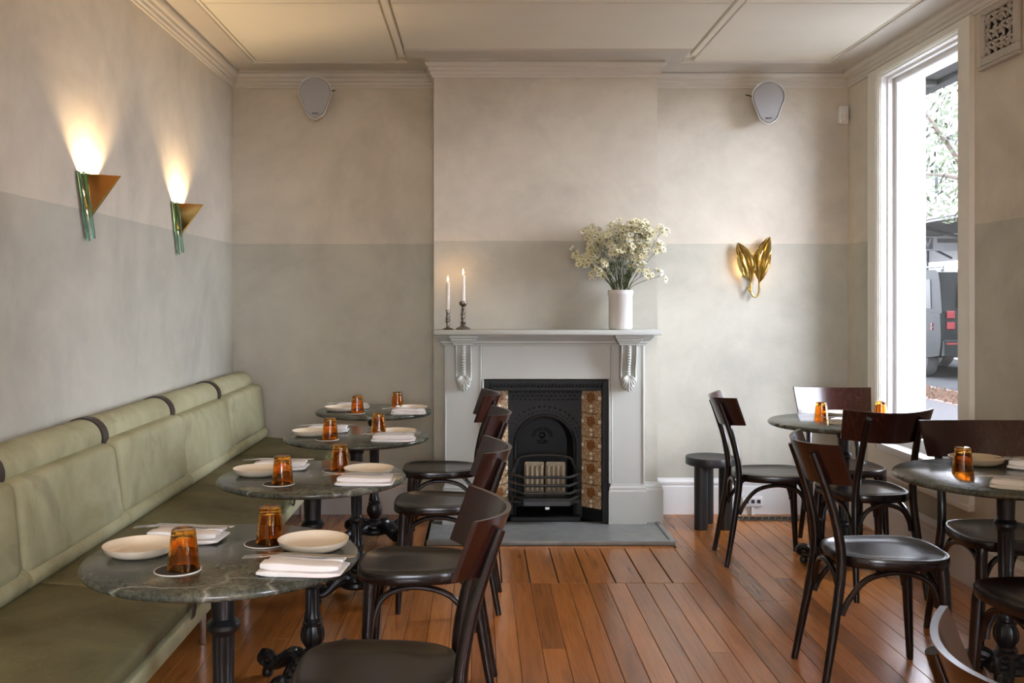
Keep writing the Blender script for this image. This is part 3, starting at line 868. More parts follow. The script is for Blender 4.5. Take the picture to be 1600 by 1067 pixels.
def tumbler(x, y, label, coaster=True, off=(-.012, -.004), z=TZ):
    zz = z+.0005
    if coaster:
        c = thing('coaster', label.replace('upturned amber glass tumbler', 'dark felt coaster under the amber tumbler'), 'coaster', (x+off[0], y+off[1], z+.0005), group='felt coasters on the tables')
        o = bpy.data.objects.new('felt_disc', COAST[0]); COL.objects.link(o); o.parent = c
        o = bpy.data.objects.new('stitched_edge', COAST[1]); COL.objects.link(o); o.parent = c
        zz = z+.0038
    g = bpy.data.objects.new('amber_tumbler', GM); COL.objects.link(g); g.location = (x, y, zz); g.rotation_euler = (0, 0, random.uniform(0, 1))
    tag(g, label, 'glass', 'upturned amber tumblers')
COAST = (MB().lathe([(.002, 0), (.050, 0), (.051, .0015), (.050, .003), (.002, .003)], 40).mesh('felt_disc', M['felt'], 40),
         MB().tube([(.0515*math.cos(2*PI*k/48), .0515*math.sin(2*PI*k/48), .0016) for k in range(49)], .0016, 6).mesh('stitched_edge', M['cord_edge'], 60))
def napkin_mesh():
    def slab(mb, L, w0, w1, z0, z1, y=0, skew=0, wav=.0015):
        secs = []
        N2 = 12
        for i in range(N2+1):
            t = i/N2; x = -L/2+L*t
            e = .0 if 1 < i < N2-1 else (.006 if i in (0, N2) else .0022)
            sh = skew*(t-.5)+wav*math.sin(7*t)
            zc = wav*.8*math.sin(5*t+1)
            prof = roundpoly([(w0+e, z0+e*.5), (w1-e, z0+e*.5), (w1-e, z1-e*.5), (w0+e, z1-e*.5)], [.003, .007, .007, .003], 4)
            secs.append([(x, y+p[0]+sh, p[1]+(zc if p[1] > (z0+z1)/2 else 0)) for p in prof])
        mb.loft(secs)
    a = MB(); slab(a, .190, -.060, .054, .0, .0110, skew=.006)
    b = MB(); slab(b, .180, -.052, .002, .0114, .0270, skew=-.004)
    c = MB(); slab(c, .172, .010, .060, .0114, .0250, skew=.004)
    return [(q, m.mesh(q, M['linen'], 50)) for q, m in (('under_fold', a), ('front_fold', b), ('rear_fold', c))]
NM = napkin_mesh()
def outline_solid(mb, pts, z0, th, bend=None):
    top = [(x, y, z0+th+(bend(x) if bend else 0)) for x, y in pts]; bot = [(x, y, z0+(bend(x) if bend else 0)) for x, y in pts]
    return mb.loft([bot, top])
def fork_mesh():
    mb = MB(); bend = lambda x: .004*math.sin((x+.09)*18)
    hw = [(-.095, .004), (-.09, .0062), (-.05, .0045), (.0, .003), (.03, .0032), (.042, .010)]
    secs = []
    for x, w in hw: secs.append([(x, -w, bend(x)), (x, w, bend(x)), (x, w, bend(x)+.0022), (x, -w, bend(x)+.0022)])
    secs.append([(.060, -.0118, bend(.06)), (.060, .0118, bend(.06)), (.060, .0118, bend(.06)+.002), (.060, -.0118, bend(.06)+.002)])
    mb.loft(secs)
    for k in range(4):
        y = -.0096+k*.0064; s2 = []
        for x, w in ((.058, .0021), (.08, .0019), (.097, .0008)): s2.append([(x, y-w, bend(x)), (x, y+w, bend(x)), (x, y+w, bend(x)+.0018), (x, y-w, bend(x)+.0018)])
        mb.loft(s2)
    return mb.mesh('fork', M['steel'], 40)
def knife_mesh():
    mb = MB(); secs = []
    for x, a, b in ((-.105, -.003, .003), (-.10, -.0055, .0055), (-.04, -.005, .005), (-.005, -.004, .004), (.005, -.007, .0045), (.05, -.009, .0050), (.09, -.008, .0050), (.105, -.002, .0045)):
        secs.append([(x, a, 0), (x, b, 0), (x, b, .0028 if x < 0 else .0018), (x, a, .0028 if x < 0 else .0008)])
    mb.loft(secs); return mb.mesh('knife', M['steel'], 40)
FM, KM = fork_mesh(), knife_mesh()
def napkin(x, y, rz, where, cutlery=True, z=TZ, flip=1):
    n = thing('napkin', 'folded white linen napkin '+where, 'napkin', (x, y, z+.0006), rz, 'folded linen napkins')
    for q, me in NM:
        o = bpy.data.objects.new(q, me); COL.objects.link(o); o.parent = n
    if cutlery:
        for me, nm, dx, dy, dz, dr in ((FM, 'fork', -.046, .0065, .0285, .07), (KM, 'knife', .012, .026, .0290, -.04)):
            o = bpy.data.objects.new(nm, me); COL.objects.link(o)
            a = rz+dr+(PI if nm == 'fork' else 0)
            o.location = (x+math.cos(rz)*dx-math.sin(rz)*dy, y+math.sin(rz)*dx+math.cos(rz)*dy, z+dz)
            o.rotation_euler = (0, 0, a)
            tag(o, f'steel {nm} lying on the napkin '+where, nm, 'cutlery on the napkins')
WH = ['of the front banquette table', 'of the second banquette table', 'of the third banquette table', 'of the last banquette table']
SET = [  # per table: bench plate, bench glass, bench napkin, chair plate, chair glass, chair napkin (offsets from the table centre)
 ((-.222, .075), (-.072, -.072), (-.150, .222), (.192, .128), (.075, .172), (.205, -.075)),
 ((-.205, .080), (-.083, -.100), (-.150, .215), (.186, .086), (.075, .155), (.195, -.085)),
 ((-.205, .075), (-.100, -.060), (-.150, .210), (.185, .080), (.095, .140), (.185, -.085)),
 ((-.200, .060), (-.090, -.060), (-.150, .200), (.195, .070), (.110, .150), (.190, -.080))]
for i, (cx, cy) in enumerate(TL):
    ddx, ddy = ((.018, -.072), (.010, -.066), (.0, -.080), (.014, -.095))[i]
    bp_, bg, bn, cp_, cg, cn = [(q[0]+ddx, q[1]+ddy) for q in SET[i]]
    w = WH[i]
    plate(cx+bp_[0], cy+bp_[1], 'cream plate at the bench place '+w)
    tumbler(cx+bg[0], cy+bg[1], 'upturned amber glass tumbler at the bench place '+w)
    napkin(cx+bn[0], cy+bn[1], D(-4+3*i), 'at the bench place '+w)
    plate(cx+cp_[0], cy+cp_[1], 'cream plate at the chair place '+w)
    tumbler(cx+cg[0], cy+cg[1], 'upturned amber glass tumbler at the chair place '+w)
    napkin(cx+cn[0], cy+cn[1], D(-5+3*i), 'at the chair place '+w)
# window tables
plate(1.935, 5.200, 'cream plate on the corner window table', z=TZ)
tumbler(1.760, 5.030, 'upturned amber glass tumbler standing in full view on the corner window table', False)
tumbler(2.090, 5.090, 'upturned amber glass tumbler peeping over a chair back on the corner window table', False)
napkin(1.850, 4.870, D(-28), 'on the corner window table', True)
plate(1.880, 3.700, 'tan plate behind the amber tumbler on the larger window table', 'tan', s=1.1)
tumbler(1.730, 3.500, 'upturned amber glass tumbler on the larger window table', False)
napkin(2.050, 3.590, D(-35), 'beside the tan plate on the larger window table', True)
napkin(1.790, 3.225, D(-28), 'at the rim of the larger window table', True)

# ------------------------------------------------------------------ mantelpiece things
MZ = 1.1825
def candlestick(x, y, prof, ch, label):
    t = thing('candlestick', label, 'candlestick', (x, y, MZ), group='pewter candlesticks on the mantel')
    MB().lathe(prof, 24, flute=0).build('holder', M['pewter'], t, world=False)
    h = prof[-1][1]
    tw = MB()
    for k in range(3):
        pts = []
        for j in range(13):
            u = j/12; a = 2*PI*(k/3+u*.9); r = .0085+.003*math.sin(PI*u)
            pts.append((r*math.cos(a), r*math.sin(a), h*(.30+.42*u)))
        tw.tube(pts, .0035, 6)
    tw.build('twist', M['pewter'], t, world=False)
    c = thing('candle', label.replace('twisted pewter candlestick', 'lit white taper candle in the pewter candlestick'), 'candle', (x, y, MZ+h-.006), group='lit candles on the mantel')
    MB().lathe([(.002, 0), (.0118, 0), (.0118, ch-.003), (.009, ch), (.002, ch-.001)], 18).build('wax', M['wax'], c, world=False)
    MB().tube([(0, 0, ch-.002), (.0005, 0, ch+.005), (.002, 0, ch+.009)], .0012, 6).build('wick', M['wick'], c, world=False)
    MB().lathe([(.0008, ch+.004), (.0040, ch+.008), (.0052, ch+.014), (.0042, ch+.022), (.0022, ch+.031), (.0004, ch+.040)], 12).build('flame', M['flame'], c, world=False)
    L = bpy.data.lights.new('candle_glow', 'POINT'); L.energy = .25; L.color = (1, .55, .22); L.shadow_soft_size = .012
    o = bpy.data.objects.new('candle_glow', L); COL.objects.link(o); o.parent = c; o.location = (0, 0, ch+.045)
candlestick(-.182, 5.800, [(.003, 0), (.031, 0), (.033, .004), (.026, .007), (.012, .012), (.009, .02), (.012, .030), (.010, .036), (.007, .05), (.0095, .075), (.008, .092), (.013, .098), (.0135, .118), (.010, .120)], .165, 'shorter twisted pewter candlestick on the mantel, nearer the alcove')
candlestick(-.092, 5.790, [(.003, 0), (.043, 0), (.044, .006), (.036, .012), (.017, .020), (.012, .030), (.017, .040), (.013, .046), (.008, .06), (.011, .10), (.013, .118), (.009, .124), (.010, .135), (.022, .148), (.024, .160), (.022, .166), (.014, .168)], .158, 'taller twisted pewter candlestick on the mantel with flared cup')

vz = thing('flower_vase', 'white cylindrical stoneware vase on the mantelpiece holding dried flowers', 'vase', (.840, 5.800, MZ))
MB().lathe([(.01, 0), (.060, 0), (.068, .006), (.070, .014), (.0705, .200), (.0735, .205), (.0745, .212), (.0745, .228), (.072, .234), (.066, .234), (.064, .200), (.064, .02), (.01, .015)], 44).build('vessel', M['vase'], vz, 40, world=False)
# bouquet
bq = thing('flower_bouquet', 'bouquet of creamy starry flannel flowers with thin brown stems in the vase', 'flowers', (.840, 5.800, MZ+.02))
M['stem'] = flat('flower_stem', (.13, .12, .055), .8, var=.4)
M['stem_green'] = flat('leafy_stem', (.085, .115, .040), .8, var=.4)
M['petal'] = flat('cream_petal', (.78, .75, .52), .75, var=.12, scale=60)
M['petal_pale'] = flat('white_petal', (.86, .85, .72), .75, var=.08, scale=60)
M['flower_eye'] = flat('olive_flower_eye', (.30, .27, .09), .8)
R3 = random.Random(21)
heads = []
for i in range(46):
    a = R3.uniform(0, 2*PI); 
    lean = R3.uniform(.05, 1.0)**.7
    hx = math.cos(a)*lean*.255 + (.02 if i % 3 else 0); hy = math.sin(a)*lean*.135-.01
    if i < 8: hx, hy = -R3.uniform(.14, .27), R3.uniform(-.08, .05)
    elif i < 16: hx, hy = R3.uniform(.10, .245), R3.uniform(-.10, .05)
    hz = .212+R3.uniform(.22, .40)-.50*(hx*hx)/.30*.25
    if i < 4: hz = .212+R3.uniform(.10, .20)
    if i in (10, 11): hz = .212+R3.uniform(.08, .14)
    p0 = Vector((hx*.10+R3.uniform(-.03, .03), hy*.1+R3.uniform(-.03, .03), .02)); p3 = Vector((hx, hy, hz))
    p1 = Vector((hx*.14+p0.x*.4, hy*.14+p0.y*.4, .205))
    for q in (p0, p1):
        rq = math.hypot(q.x, q.y)
        if rq > .045: q.x *= .045/rq; q.y *= .045/rq
    p2 = p1.lerp(p3, .5)+Vector((R3.uniform(-.012, .012), R3.uniform(-.012, .012), .02))
    MB().tube([p0, p1, p2, p3], [.0022, .0020, .0016, .0010], 5, smooth=4).build('stem', M['stem_green'] if i % 3 else M['stem'], bq, world=False)
    heads.append((p3, (p3-p2).normalized()))
    for s in range(R3.randint(1, 3)):
        q = p2.lerp(p3, R3.uniform(.2, .85)); e = q+Vector((R3.uniform(-.05, .05), R3.uniform(-.045, .03), R3.uniform(.015, .06)))
        MB().tube([q, q.lerp(e, .5)+Vector((0, 0, .004)), e], [.0012, .0011, .0008], 4).build('twig', M['stem'], bq, world=False)
        heads.append((e, (e-q).normalized()))
def blossom(mb, c, d, r, np_=9):
    d = (d+Vector((R3.uniform(-.5, .5), -.55+R3.uniform(-.4, .4), R3.uniform(-.2, .4)))).normalized()
    u = d.orthogonal().normalized(); w = d.cross(u)
    pale = 1 if R3.random() < .35 else 0
    for k in range(np_):
        a = 2*PI*k/np_+R3.uniform(-.1, .1); e = u*math.cos(a)+w*math.sin(a); t = d.cross(e)
        rr = r*R3.uniform(.8, 1.1)
        p = [c+e*.18*rr, c+e*.55*rr+t*.20*rr+d*.20*rr, c+e*rr+d*.10*rr, c+e*.55*rr-t*.20*rr+d*.20*rr]
        q = [x-d*.05*rr for x in p]
        o = len(mb.v); mb.v += [tuple(x) for x in p+q]
        for f in ((0,1,2,3), (7,6,5,4), (0,4,5,1), (1,5,6,2), (2,6,7,3), (3,7,4,0)): mb.f.append(tuple(o+i for i in f)); mb.m.append(pale)
    n0 = len(mb.f); mb.sphere(c+d*.10*r, .17*r, 6, 4)
    for k in range(n0, len(mb.f)): mb.m[k] = 2
fl = MB()
for c, d in heads:
    for k in range(R3.randint(3, 5)):
        blossom(fl, c+Vector((R3.uniform(-.026, .026), R3.uniform(-.03, .02), R3.uniform(-.03, .022))), d, R3.uniform(.018, .032))
o = fl.build('blossoms', [M['petal'], M['petal_pale'], M['flower_eye']], bq, 0, world=False); o['kind'] = 'stuff'
lv = MB()
for k in range(230):
    a = R3.uniform(0, 2*PI); h = R3.uniform(.215, .36); r = (.02+.30*(h-.21))*R3.uniform(.4, 1.2)
    p = Vector((math.cos(a)*r*1.25, math.sin(a)*r*.8, h)); g = Vector((math.cos(a)*.6, math.sin(a)*.5, R3.uniform(.5, 1.3))).normalized(); t = g.orthogonal().normalized(); L_ = R3.uniform(.025, .05)
    pp = [p, p+g*L_*.5+t*.0035, p+g*L_, p+g*L_*.5-t*.0035]
    q = [x+g.cross(t)*.0008 for x in pp]
    oo = len(lv.v); lv.v += [tuple(x) for x in pp+q]
    for f in ((0,1,2,3), (7,6,5,4), (0,4,5,1), (1,5,6,2), (2,6,7,3), (3,7,4,0)): lv.f.append(tuple(oo+i for i in f)); lv.m.append(0)
o = lv.build('foliage', M['stem_green'], bq, 0, world=False); o['kind'] = 'stuff'

# ------------------------------------------------------------------ wall lamps
def brass_sconce(y, label):
    # top opening: wall edge y-.09..y+.09, outer corner .13 off the wall; tip on the wall below
    zt, zb = 1.852, 1.684
    t = thing('brass_sconce', label, 'wall lamp', (XL, y, zb), group='triangular brass and glass wall lamps')
    A, B, C, T = Vector((XL+.004, y-.088, zt)), Vector((XL+.004, y+.088, zt)), Vector((XL+.132, y-.004, zt)), Vector((XL+.010, y, zb))
    def plate3(a, b, c, th, nm, m):
        n = (b-a).cross(c-a).normalized()*th
        MB().add([a, b, c, a+n, b+n, c+n], [(0,2,1), (3,4,5), (0,1,4,3), (1,2,5,4), (2,0,3,5)]).build(nm, m, t, 0)
    plate3(A, C, T, .0022, 'front_plate', M['brass']); plate3(C, B, T, .0022, 'rear_plate', M['brass'])
    # folded lip along the outer edge
    n = (T-C).normalized()
    MB().loft([[C+Vector((0, -.004, 0)), C+Vector((.004, 0, 0)), C+Vector((0, .004, 0)), C+Vector((-.006, 0, 0))], [T+Vector((0, -.004, 0)), T+Vector((.004, 0, 0)), T+Vector((0, .004, 0)), T+Vector((-.004, 0, 0))]]).build('outer_fold', M['brass'], t, 0)
    MB().bbox(XL+.0005, XL+.006, y-.03, y+.03, zb+.04, zt-.02, .001).build('wall_plate', M['brass'], t)
    # two sea-green glass blades along the near edge, running on below the tip
    for k, (dy, dx, e) in enumerate(((-.115, .010, -.010), (-.094, .026, .0))):
        top = Vector((XL+dx, y+dy, zt+.004)); bot = Vector((XL+dx+.004, y+dy*.12-.012+.012*k, zb-.082+e))
        secs = []
        for u, w in ((0, .0130), (.7, .0120), (.9, .0100), (1.0, .0035)):
            c = top.lerp(bot, u)
            secs.append([c+Vector((-.006, -w*.6, 0)), c+Vector((.004, -w, 0)), c+Vector((.006, w*.6, 0)), c+Vector((-.003, w, 0))])
        MB().loft(secs).build('glass_blade', M['green_glass'], t, 20, label='sea-green glass blade')
    MB().lathe([(.002, -.012), (.007, -.010), (.008, .0), (.006, .010), (.002, .013)], 12, (XL+.040, y, zt-.085)).build('bulb', M['bulb'], t)
    L = bpy.data.lights.new('sconce_lamp', 'POINT'); L.energy = 24.0; L.color = (1.0, .69, .38); L.shadow_soft_size = .012
    o = bpy.data.objects.new('sconce_lamp', L); COL.objects.link(o); o.parent = t; o.location = Vector((XL+.058, y-.001, zt-.048))-t.location
brass_sconce(3.905, 'triangular brass and green glass wall lamp over the front table, farther from the corner')
brass_sconce(5.075, 'triangular brass and green glass wall lamp next to the room corner')
for i in range(4): brass_sconce(2.735-1.17*i, ['first', 'second', 'third', 'fourth'][i]+' added triangular brass and green glass wall lamp beyond the picture edge, for warm light')  # unseen repeats of the wall lamp, added for warm ambient light

def leaf_sconce():
    cx, z0 = 1.742, 1.372
    t = thing('leaf_sconce', 'gilt wall lamp of two ribbed leaves on a looped stem', 'wall lamp', (cx, YB, z0))
    def leaf(base, tip, bend, wmax, nrm, name):
        b, e = Vector(base), Vector(tip); ax = (e-b); L_ = ax.length; ax.normalize()
        side = Vector(nrm).cross(ax).normalized(); out = ax.cross(side).normalized()
        nu, nv = 22, 15; secs_f = []; secs_b = []
        for i in range(nu):
            u = i/(nu-1)
            w = wmax*(math.sin(PI*min(1, u**1.0*.96+.03))**.7)*(1-.25*u)+.0015
            c = b+ax*L_*u+side*bend*math.sin(PI*u)+out*(.028*math.sin(PI*u)-.02*u)
            rf = []; rb = []
            for j in range(nv):
                v = j/(nv-1)*2-1
                rib = .0065*math.cos(v*PI*4.5+u*5*abs(v))
                curl = -.030*v*v*w/wmax
                p = c+side*w*v+out*(curl+rib*(.3+w/wmax))+ax*(.030*abs(v)*(1-u))
                rf.append(p); rb.append(p-out*.0025)
            secs_f.append(rf+rb[::-1])
        MB().loft(secs_f).build(name, M['old_brass'], t, 60)
    yb = YB-.050
    leaf((cx-.030, yb-.015, z0+.092), (cx-.108, yb-.020, z0+.345), -.014, .062, (0, -1, 0), 'leaf')
    leaf((cx+.022, yb-.010, z0+.085), (cx+.088, yb-.030, z0+.380), .018, .060, (0, -1, 0), 'leaf')
    MB().tube([(cx-.032, yb-.010, z0+.115), (cx-.030, yb-.004, z0+.06), (cx-.020, yb, z0+.020), (cx+.002, yb, z0+.004), (cx+.020, yb, z0+.022), (cx+.024, yb-.004, z0+.06), (cx+.022, yb-.008, z0+.110)], [.006, .0065, .006, .006, .006, .006, .0055], 10, smooth=4).build('stem_loop', M['old_brass'], t)
    MB().tube([(cx-.024, yb+.004, z0+.03), (cx-.03, YB-.02, z0+.05), (cx-.032, YB-.004, z0+.07)], .006, 8).build('arm', M['old_brass'], t)
    MB().lathe([(.003, 0), (.028, 0), (.030, .004), (.026, .010), (.003, .012)], 24).xf(Matrix.Translation((cx-.034, YB-.001, z0+.15)) @ Matrix.Rotation(PI/2, 4, 'X')).build('back_plate', M['old_brass'], t)
    MB().tube([(cx-.034, YB-.012, z0+.155), (cx-.034, YB-.030, z0+.166)], .008, 8).build('lamp_holder', M['old_brass'], t)
    MB().sphere((cx-.034, YB-.034, z0+.176), .0075, 12, 8).build('bulb', M['bulb'], t)
    L = bpy.data.lights.new('leaf_lamp', 'POINT'); L.energy = 1.6; L.color = (1.0, .58, .26); L.shadow_soft_size = .010
    o = bpy.data.objects.new('leaf_lamp', L); COL.objects.link(o); o.parent = t; o.location = Vector((cx-.034, YB-.034, z0+.196))-t.location
leaf_sconce()

# ------------------------------------------------------------------ loudspeakers, sensor, vents, outlet, stool
def egg(s=1.0):
    pts = []
    for i in range(21):
        a = math.radians(-12+i*204/20)
        pts.append((.101*math.cos(a)*s, (.038+.098*math.sin(a))*s))
    pts += [(-.056*s, -.100*s), (-.046*s, -.113*s), (-.010*s, -.137*s), (.010*s, -.137*s), (.046*s, -.113*s), (.056*s, -.100*s)]
    return pts
def speaker(cx, cz, tilt, label, side):
    t = thing('wall_speaker', label, 'speaker', (cx, YB-.105, cz), tilt, 'white wall loudspeakers')
    e1, e2, e3 = egg(1.0), egg(.90), egg(.72)
    MB().loft([[(x, -.040, z) for x, z in egg(.90)], [(x, -.058, z) for x, z in egg(.965)], [(x, -.055, z) for x, z in e1], [(x, -.042, z) for x, z in e1], [(x, .0, z) for x, z in e2], [(x, .048, z) for x, z in e3]]).build('housing', M['white_plastic'], t, 40, world=False)
    MB().loft([[(x, -.0405, z) for x, z in egg(.885)], [(x, -.0525, z) for x, z in egg(.880)], [(x, -.0545, z) for x, z in egg(.5)]]).build('grille', M['speaker_mesh'], t, 40, world=False)
    lg = MB()
    for dx in (-.014, 0, .014): lg.tube([(dx+.006*math.cos(2*PI*k/10), -.0560, -.098+.0045*math.sin(2*PI*k/10)) for k in range(11)], .0012, 4)
    lg.build('badge', M['black_plastic'], t, world=False)
    MB().tube([(side*.07, .03, .045), (side*.105, .02, .060), (side*.125, .03, .066)], .004, 6).build('bracket_screw', M['black_plastic'], t, world=False)
    MB().tube([(0, .047, .02), (0, .080, .02), (0, .104, .02)], [.018, .018, .028], 12).build('wall_bracket', M['white_plastic'], t, world=False)
speaker(-1.022, 2.610, D(10), 'white egg-shaped loudspeaker high in the alcove above the banquette', 1)
speaker(1.800, 2.580, D(-6), 'white egg-shaped loudspeaker high on the wall above the gilt leaf lamp', -1)
pr = thing('motion_sensor', 'small white motion sensor in the wall corner beside the window', 'sensor', (2.305, YB-.02, 2.47))
MB().bbox(2.276, 2.336, YB-.042, YB-.001, 2.470, 2.582, .006, 2).build('case', M['white_plastic'], pr)
MB().lathe([(.002, -.024), (.018, -.024), (.019, -.020), (.019, .020), (.018, .024), (.002, .024)], 20, (2.306, YB-.040, 2.506)).build('lens', M['cord_edge'], pr)
# cast plaster air vent on the street wall
wv = thing('wall_vent', 'square plaster air vent with leafy openwork high beside the window', 'vent', (XR, 4.39, 2.44))
vy0, vy1, vz0, vz1 = 4.225, 4.545, 2.435, 2.698
f = .042
for nm, a in (('frame_rail', (vy0, vy1, vz0, vz0+f)), ('frame_rail', (vy0, vy1, vz1-.03, vz1)), ('frame_stile', (vy0, vy0+f, vz0+f, vz1-.03)), ('frame_stile', (vy1-f, vy1, vz0+f, vz1-.03))):
    MB().bbox(XR-.022, XR-.0005, a[0], a[1], a[2], a[3], .005).build(nm, M['vent_plaster'], wv)
MB().bbox(XR-.030, XR-.0005, vy0-.012, vy1+.012, vz0-.016, vz0-.001, .004).build('ledge', M['vent_plaster'], wv)
MB().box(XR-.004, XR-.001, vy0+f, vy1-f, vz0+f, vz1-.03).build('vent_backing', M['black_plastic'], wv)
ow = MB(); R4 = random.Random(8)
for i in range(4):
    for j in range(3):
        cy_ = vy0+f+.028+i*.060; cz_ = vz0+f+.03+j*.064
        for k in range(5):
            a = 2*PI*k/5+i+j*.7
            ow.tube([(XR-.010, cy_, cz_), (XR-.018, cy_+.018*math.cos(a), cz_+.018*math.sin(a)), (XR-.010, cy_+.034*math.cos(a+.4), cz_+.034*math.sin(a+.4))], [.004, .009, .004], 6, smooth=2)
        ow.sphere((XR-.016, cy_, cz_), .009, 8, 5)
ow.build('leaf_openwork', M['vent_plaster'], wv)['kind'] = 'stuff'
# floor register
fv = thing('floor_register', 'brown scrollwork floor air grille set into the boards by the baseboard', 'vent', (1.79, 6.07, .0))
fx0, fx1, fy0, fy1 = 1.600, 1.985, 6.010, 6.130
M['bronze'] = flat('aged_bronze', (.13, .10, .065), .45, .6, var=.3)
for a in ((fx0, fx1, fy0, fy0+.014), (fx0, fx1, fy1-.014, fy1), (fx0, fx0+.014, fy0+.014, fy1-.014), (fx1-.014, fx1, fy0+.014, fy1-.014)):
    MB().bbox(*a, .0002, .005, .0015).build('frame_bar', M['bronze'], fv)
MB().box(fx0+.012, fx1-.012, fy0+.012, fy1-.012, .0003, .001).build('duct_shadow', M['gap'], fv)
sc = MB()
for i in range(9):
    x = fx0+.033+i*.040
    for s in (1, -1):
        sc.tube([(x-.018, 6.07-s*.042, .003), (x, 6.07-s*.012, .0035), (x+.018, 6.07+s*.042, .003)], .0035, 5, smooth=2)
sc.build('scrollwork', M['bronze'], fv)['kind'] = 'stuff'
# outlet on the baseboard
po = thing('power_outlet', 'white triple wall outlet mounted low on the baseboard above the floor grille', 'outlet', (1.72, YB-.022, .06))
MB().bbox(1.662, 1.792, YB-.052, YB-.0255, .055, .118, .006, 2).build('outlet_box', M['white_plastic'], po)
for x in (1.690, 1.727, 1.764): MB().bbox(x-.011, x+.011, YB-.055, YB-.0515, .076, .100, .002).build('socket', M['black_plastic'], po)
MB().bbox(1.718, 1.740, YB-.046, YB-.0255, .0005, .0545, .002).build('cable_duct', M['white_plastic'], po)
# stool
st = thing('black_stool', 'low round black stool with fat cylinder legs beside the fireplace', 'stool', (1.390, 5.870, 0))
MB().lathe([(.005, .372), (.140, .372), (.147, .376), (.148, .382), (.148, .414), (.145, .420), (.138, .421), (.120, .418), (.005, .417)], 48).build('seat', M['black_stool'], st, 40, world=False)
for a in (222, 318, 90):
    MB().lathe([(.005, 0), (.038, 0), (.040, .002), (.040, .372), (.005, .372)], 24, (.098*math.cos(D(a)), .098*math.sin(D(a)), 0)).build('leg', M['black_stool'], st, 40, world=False)

# opal globe pendants, unseen, added behind the viewer as warm fill light
def pendant(x, y, label):
    t = thing('fill_pendant', label, 'added pendant lamp', (x, y, ZC), group='added opal globe pendants for fill light')
    MB().lathe([(.002, -.022), (.045, -.020), (.050, -.004), (.050, -.001), (.002, -.001)], 24).build('ceiling_rose', M['brass'], t, world=False)
    MB().tube([(0, 0, -.02), (0, 0, -.42)], .004, 8).build('cord', M['black_plastic'], t, world=False)
    MB().lathe([(.004, -.44), (.022, -.44), (.026, -.425), (.010, -.41), (.004, -.41)], 20).build('gallery', M['brass'], t, world=False)
    MB().sphere((0, 0, -.565), .13, 28, 18).build('globe', M['opal'], t, world=False)
pendant(.95, -.80, 'added opal globe pendant for warm fill, unseen behind the viewer on the street side')
pendant(-.35, -1.70, 'added opal globe pendant for warm fill, unseen behind the viewer towards the front wall')
# ------------------------------------------------------------------ the street outside
M['paving'] = flat('aggregate_paving', (.034, .0330, .0336), .9, var=.5, scale=40, Specular_IOR_Level=.0)
M['asphalt'] = flat('asphalt', (.022, .0225, .0235), .9, var=.3, scale=30, Specular_IOR_Level=.0)
M['kerb'] = flat('kerb_concrete', (.09, .086, .082), .8, var=.2)
M['soil'] = flat('dry_soil', (.05, .03, .022), .9, var=.4, scale=20)
M['dry_grass'] = flat('dry_mulch', (.040, .026, .019), .9, var=.4, scale=12, Specular_IOR_Level=.0)
M['render_wall'] = flat('white_render', (.10, .10, .098), .8, var=.06)
M['dark_soffit'] = flat('dark_painted_soffit', (.012, .014, .014), .7, var=.3)
M['grey_metal'] = flat('grey_awning_metal', (.03, .032, .032), .6)
M['shop_glass'] = flat('shop_glass', (.045, .055, .065), .1)
M['car_paint'] = flat('dark_green_car_paint', (.0030, .0038, .0038), .35, .0, Specular_IOR_Level=.03)
M['car_glass'] = flat('tinted_car_glass', (.0012, .0014, .0014), .2, Specular_IOR_Level=.05)
M['tail_red'] = flat('red_lens', (.05, .002, .003), .4, Specular_IOR_Level=.1)
M['tyre'] = flat('tyre_rubber', (.012, .012, .012), .8)
M['bark'] = flat('tree_bark', (.06, .045, .035), .9, var=.4)
M['leaf'] = flat('street_tree_leaf', (.020, .030, .008), .7, var=.4, scale=3)
M['sign_white'] = flat('white_sign_board', (.14, .14, .14), .5)
def st_(name, mb, m): return struct(name, mb, m)
st_('ground_outside', MB().box(-25, 45, -25, 80, -.30, -.045), M['asphalt'])
M['bounce_concrete'] = flat('bounce_concrete_path', (.24, .235, .225), .9, var=.15, scale=4, Specular_IOR_Level=.05)
st_('bounce_footpath', MB().box(XR+WT, 4.7, -12, 40, -.12, -.02), M['bounce_concrete'])  # unseen strip, made pale to bounce daylight up to the ceiling
st_('pavement', MB().box(4.7, 6.2, -12, 40, -.12, -.02), M['paving'])
st_('kerb_near', MB().bbox(7.0, 7.15, -12, 40, -.12, -.01, .01), M['kerb'])
st_('planting_bed', MB().box(6.2, 7.0, -12, 40, -.12, -.005), M['soil'])
st_('pavement_far', MB().bbox(11.2, 14.2, -12, 60, -.12, .01, .01), M['kerb'])
mul = MB(); R5 = random.Random(4)
for k in range(1500):
    x = R5.uniform(6.22, 6.98); y = R5.uniform(11.5, 18.5); h = R5.uniform(.02, .055)
    if abs(y-14.2) < 1.6: h *= 1.2
    a = R5.uniform(0, PI); w = R5.uniform(.03, .06)
    c, s = math.cos(a)*w, math.sin(a)*w
    mul.add([(x-c, y-s, -.006), (x+c, y+s, -.006), (x-s*.6, y+c*.6, -.006), (x, y, h-.006)], [(0,1,3), (1,2,3), (2,0,3), (0,2,1)])
tag(mul.build('dry_mulch', M['dry_grass'], None, 0), 'dry brown mulch in the kerbside planting bed', 'mulch', kind='stuff')
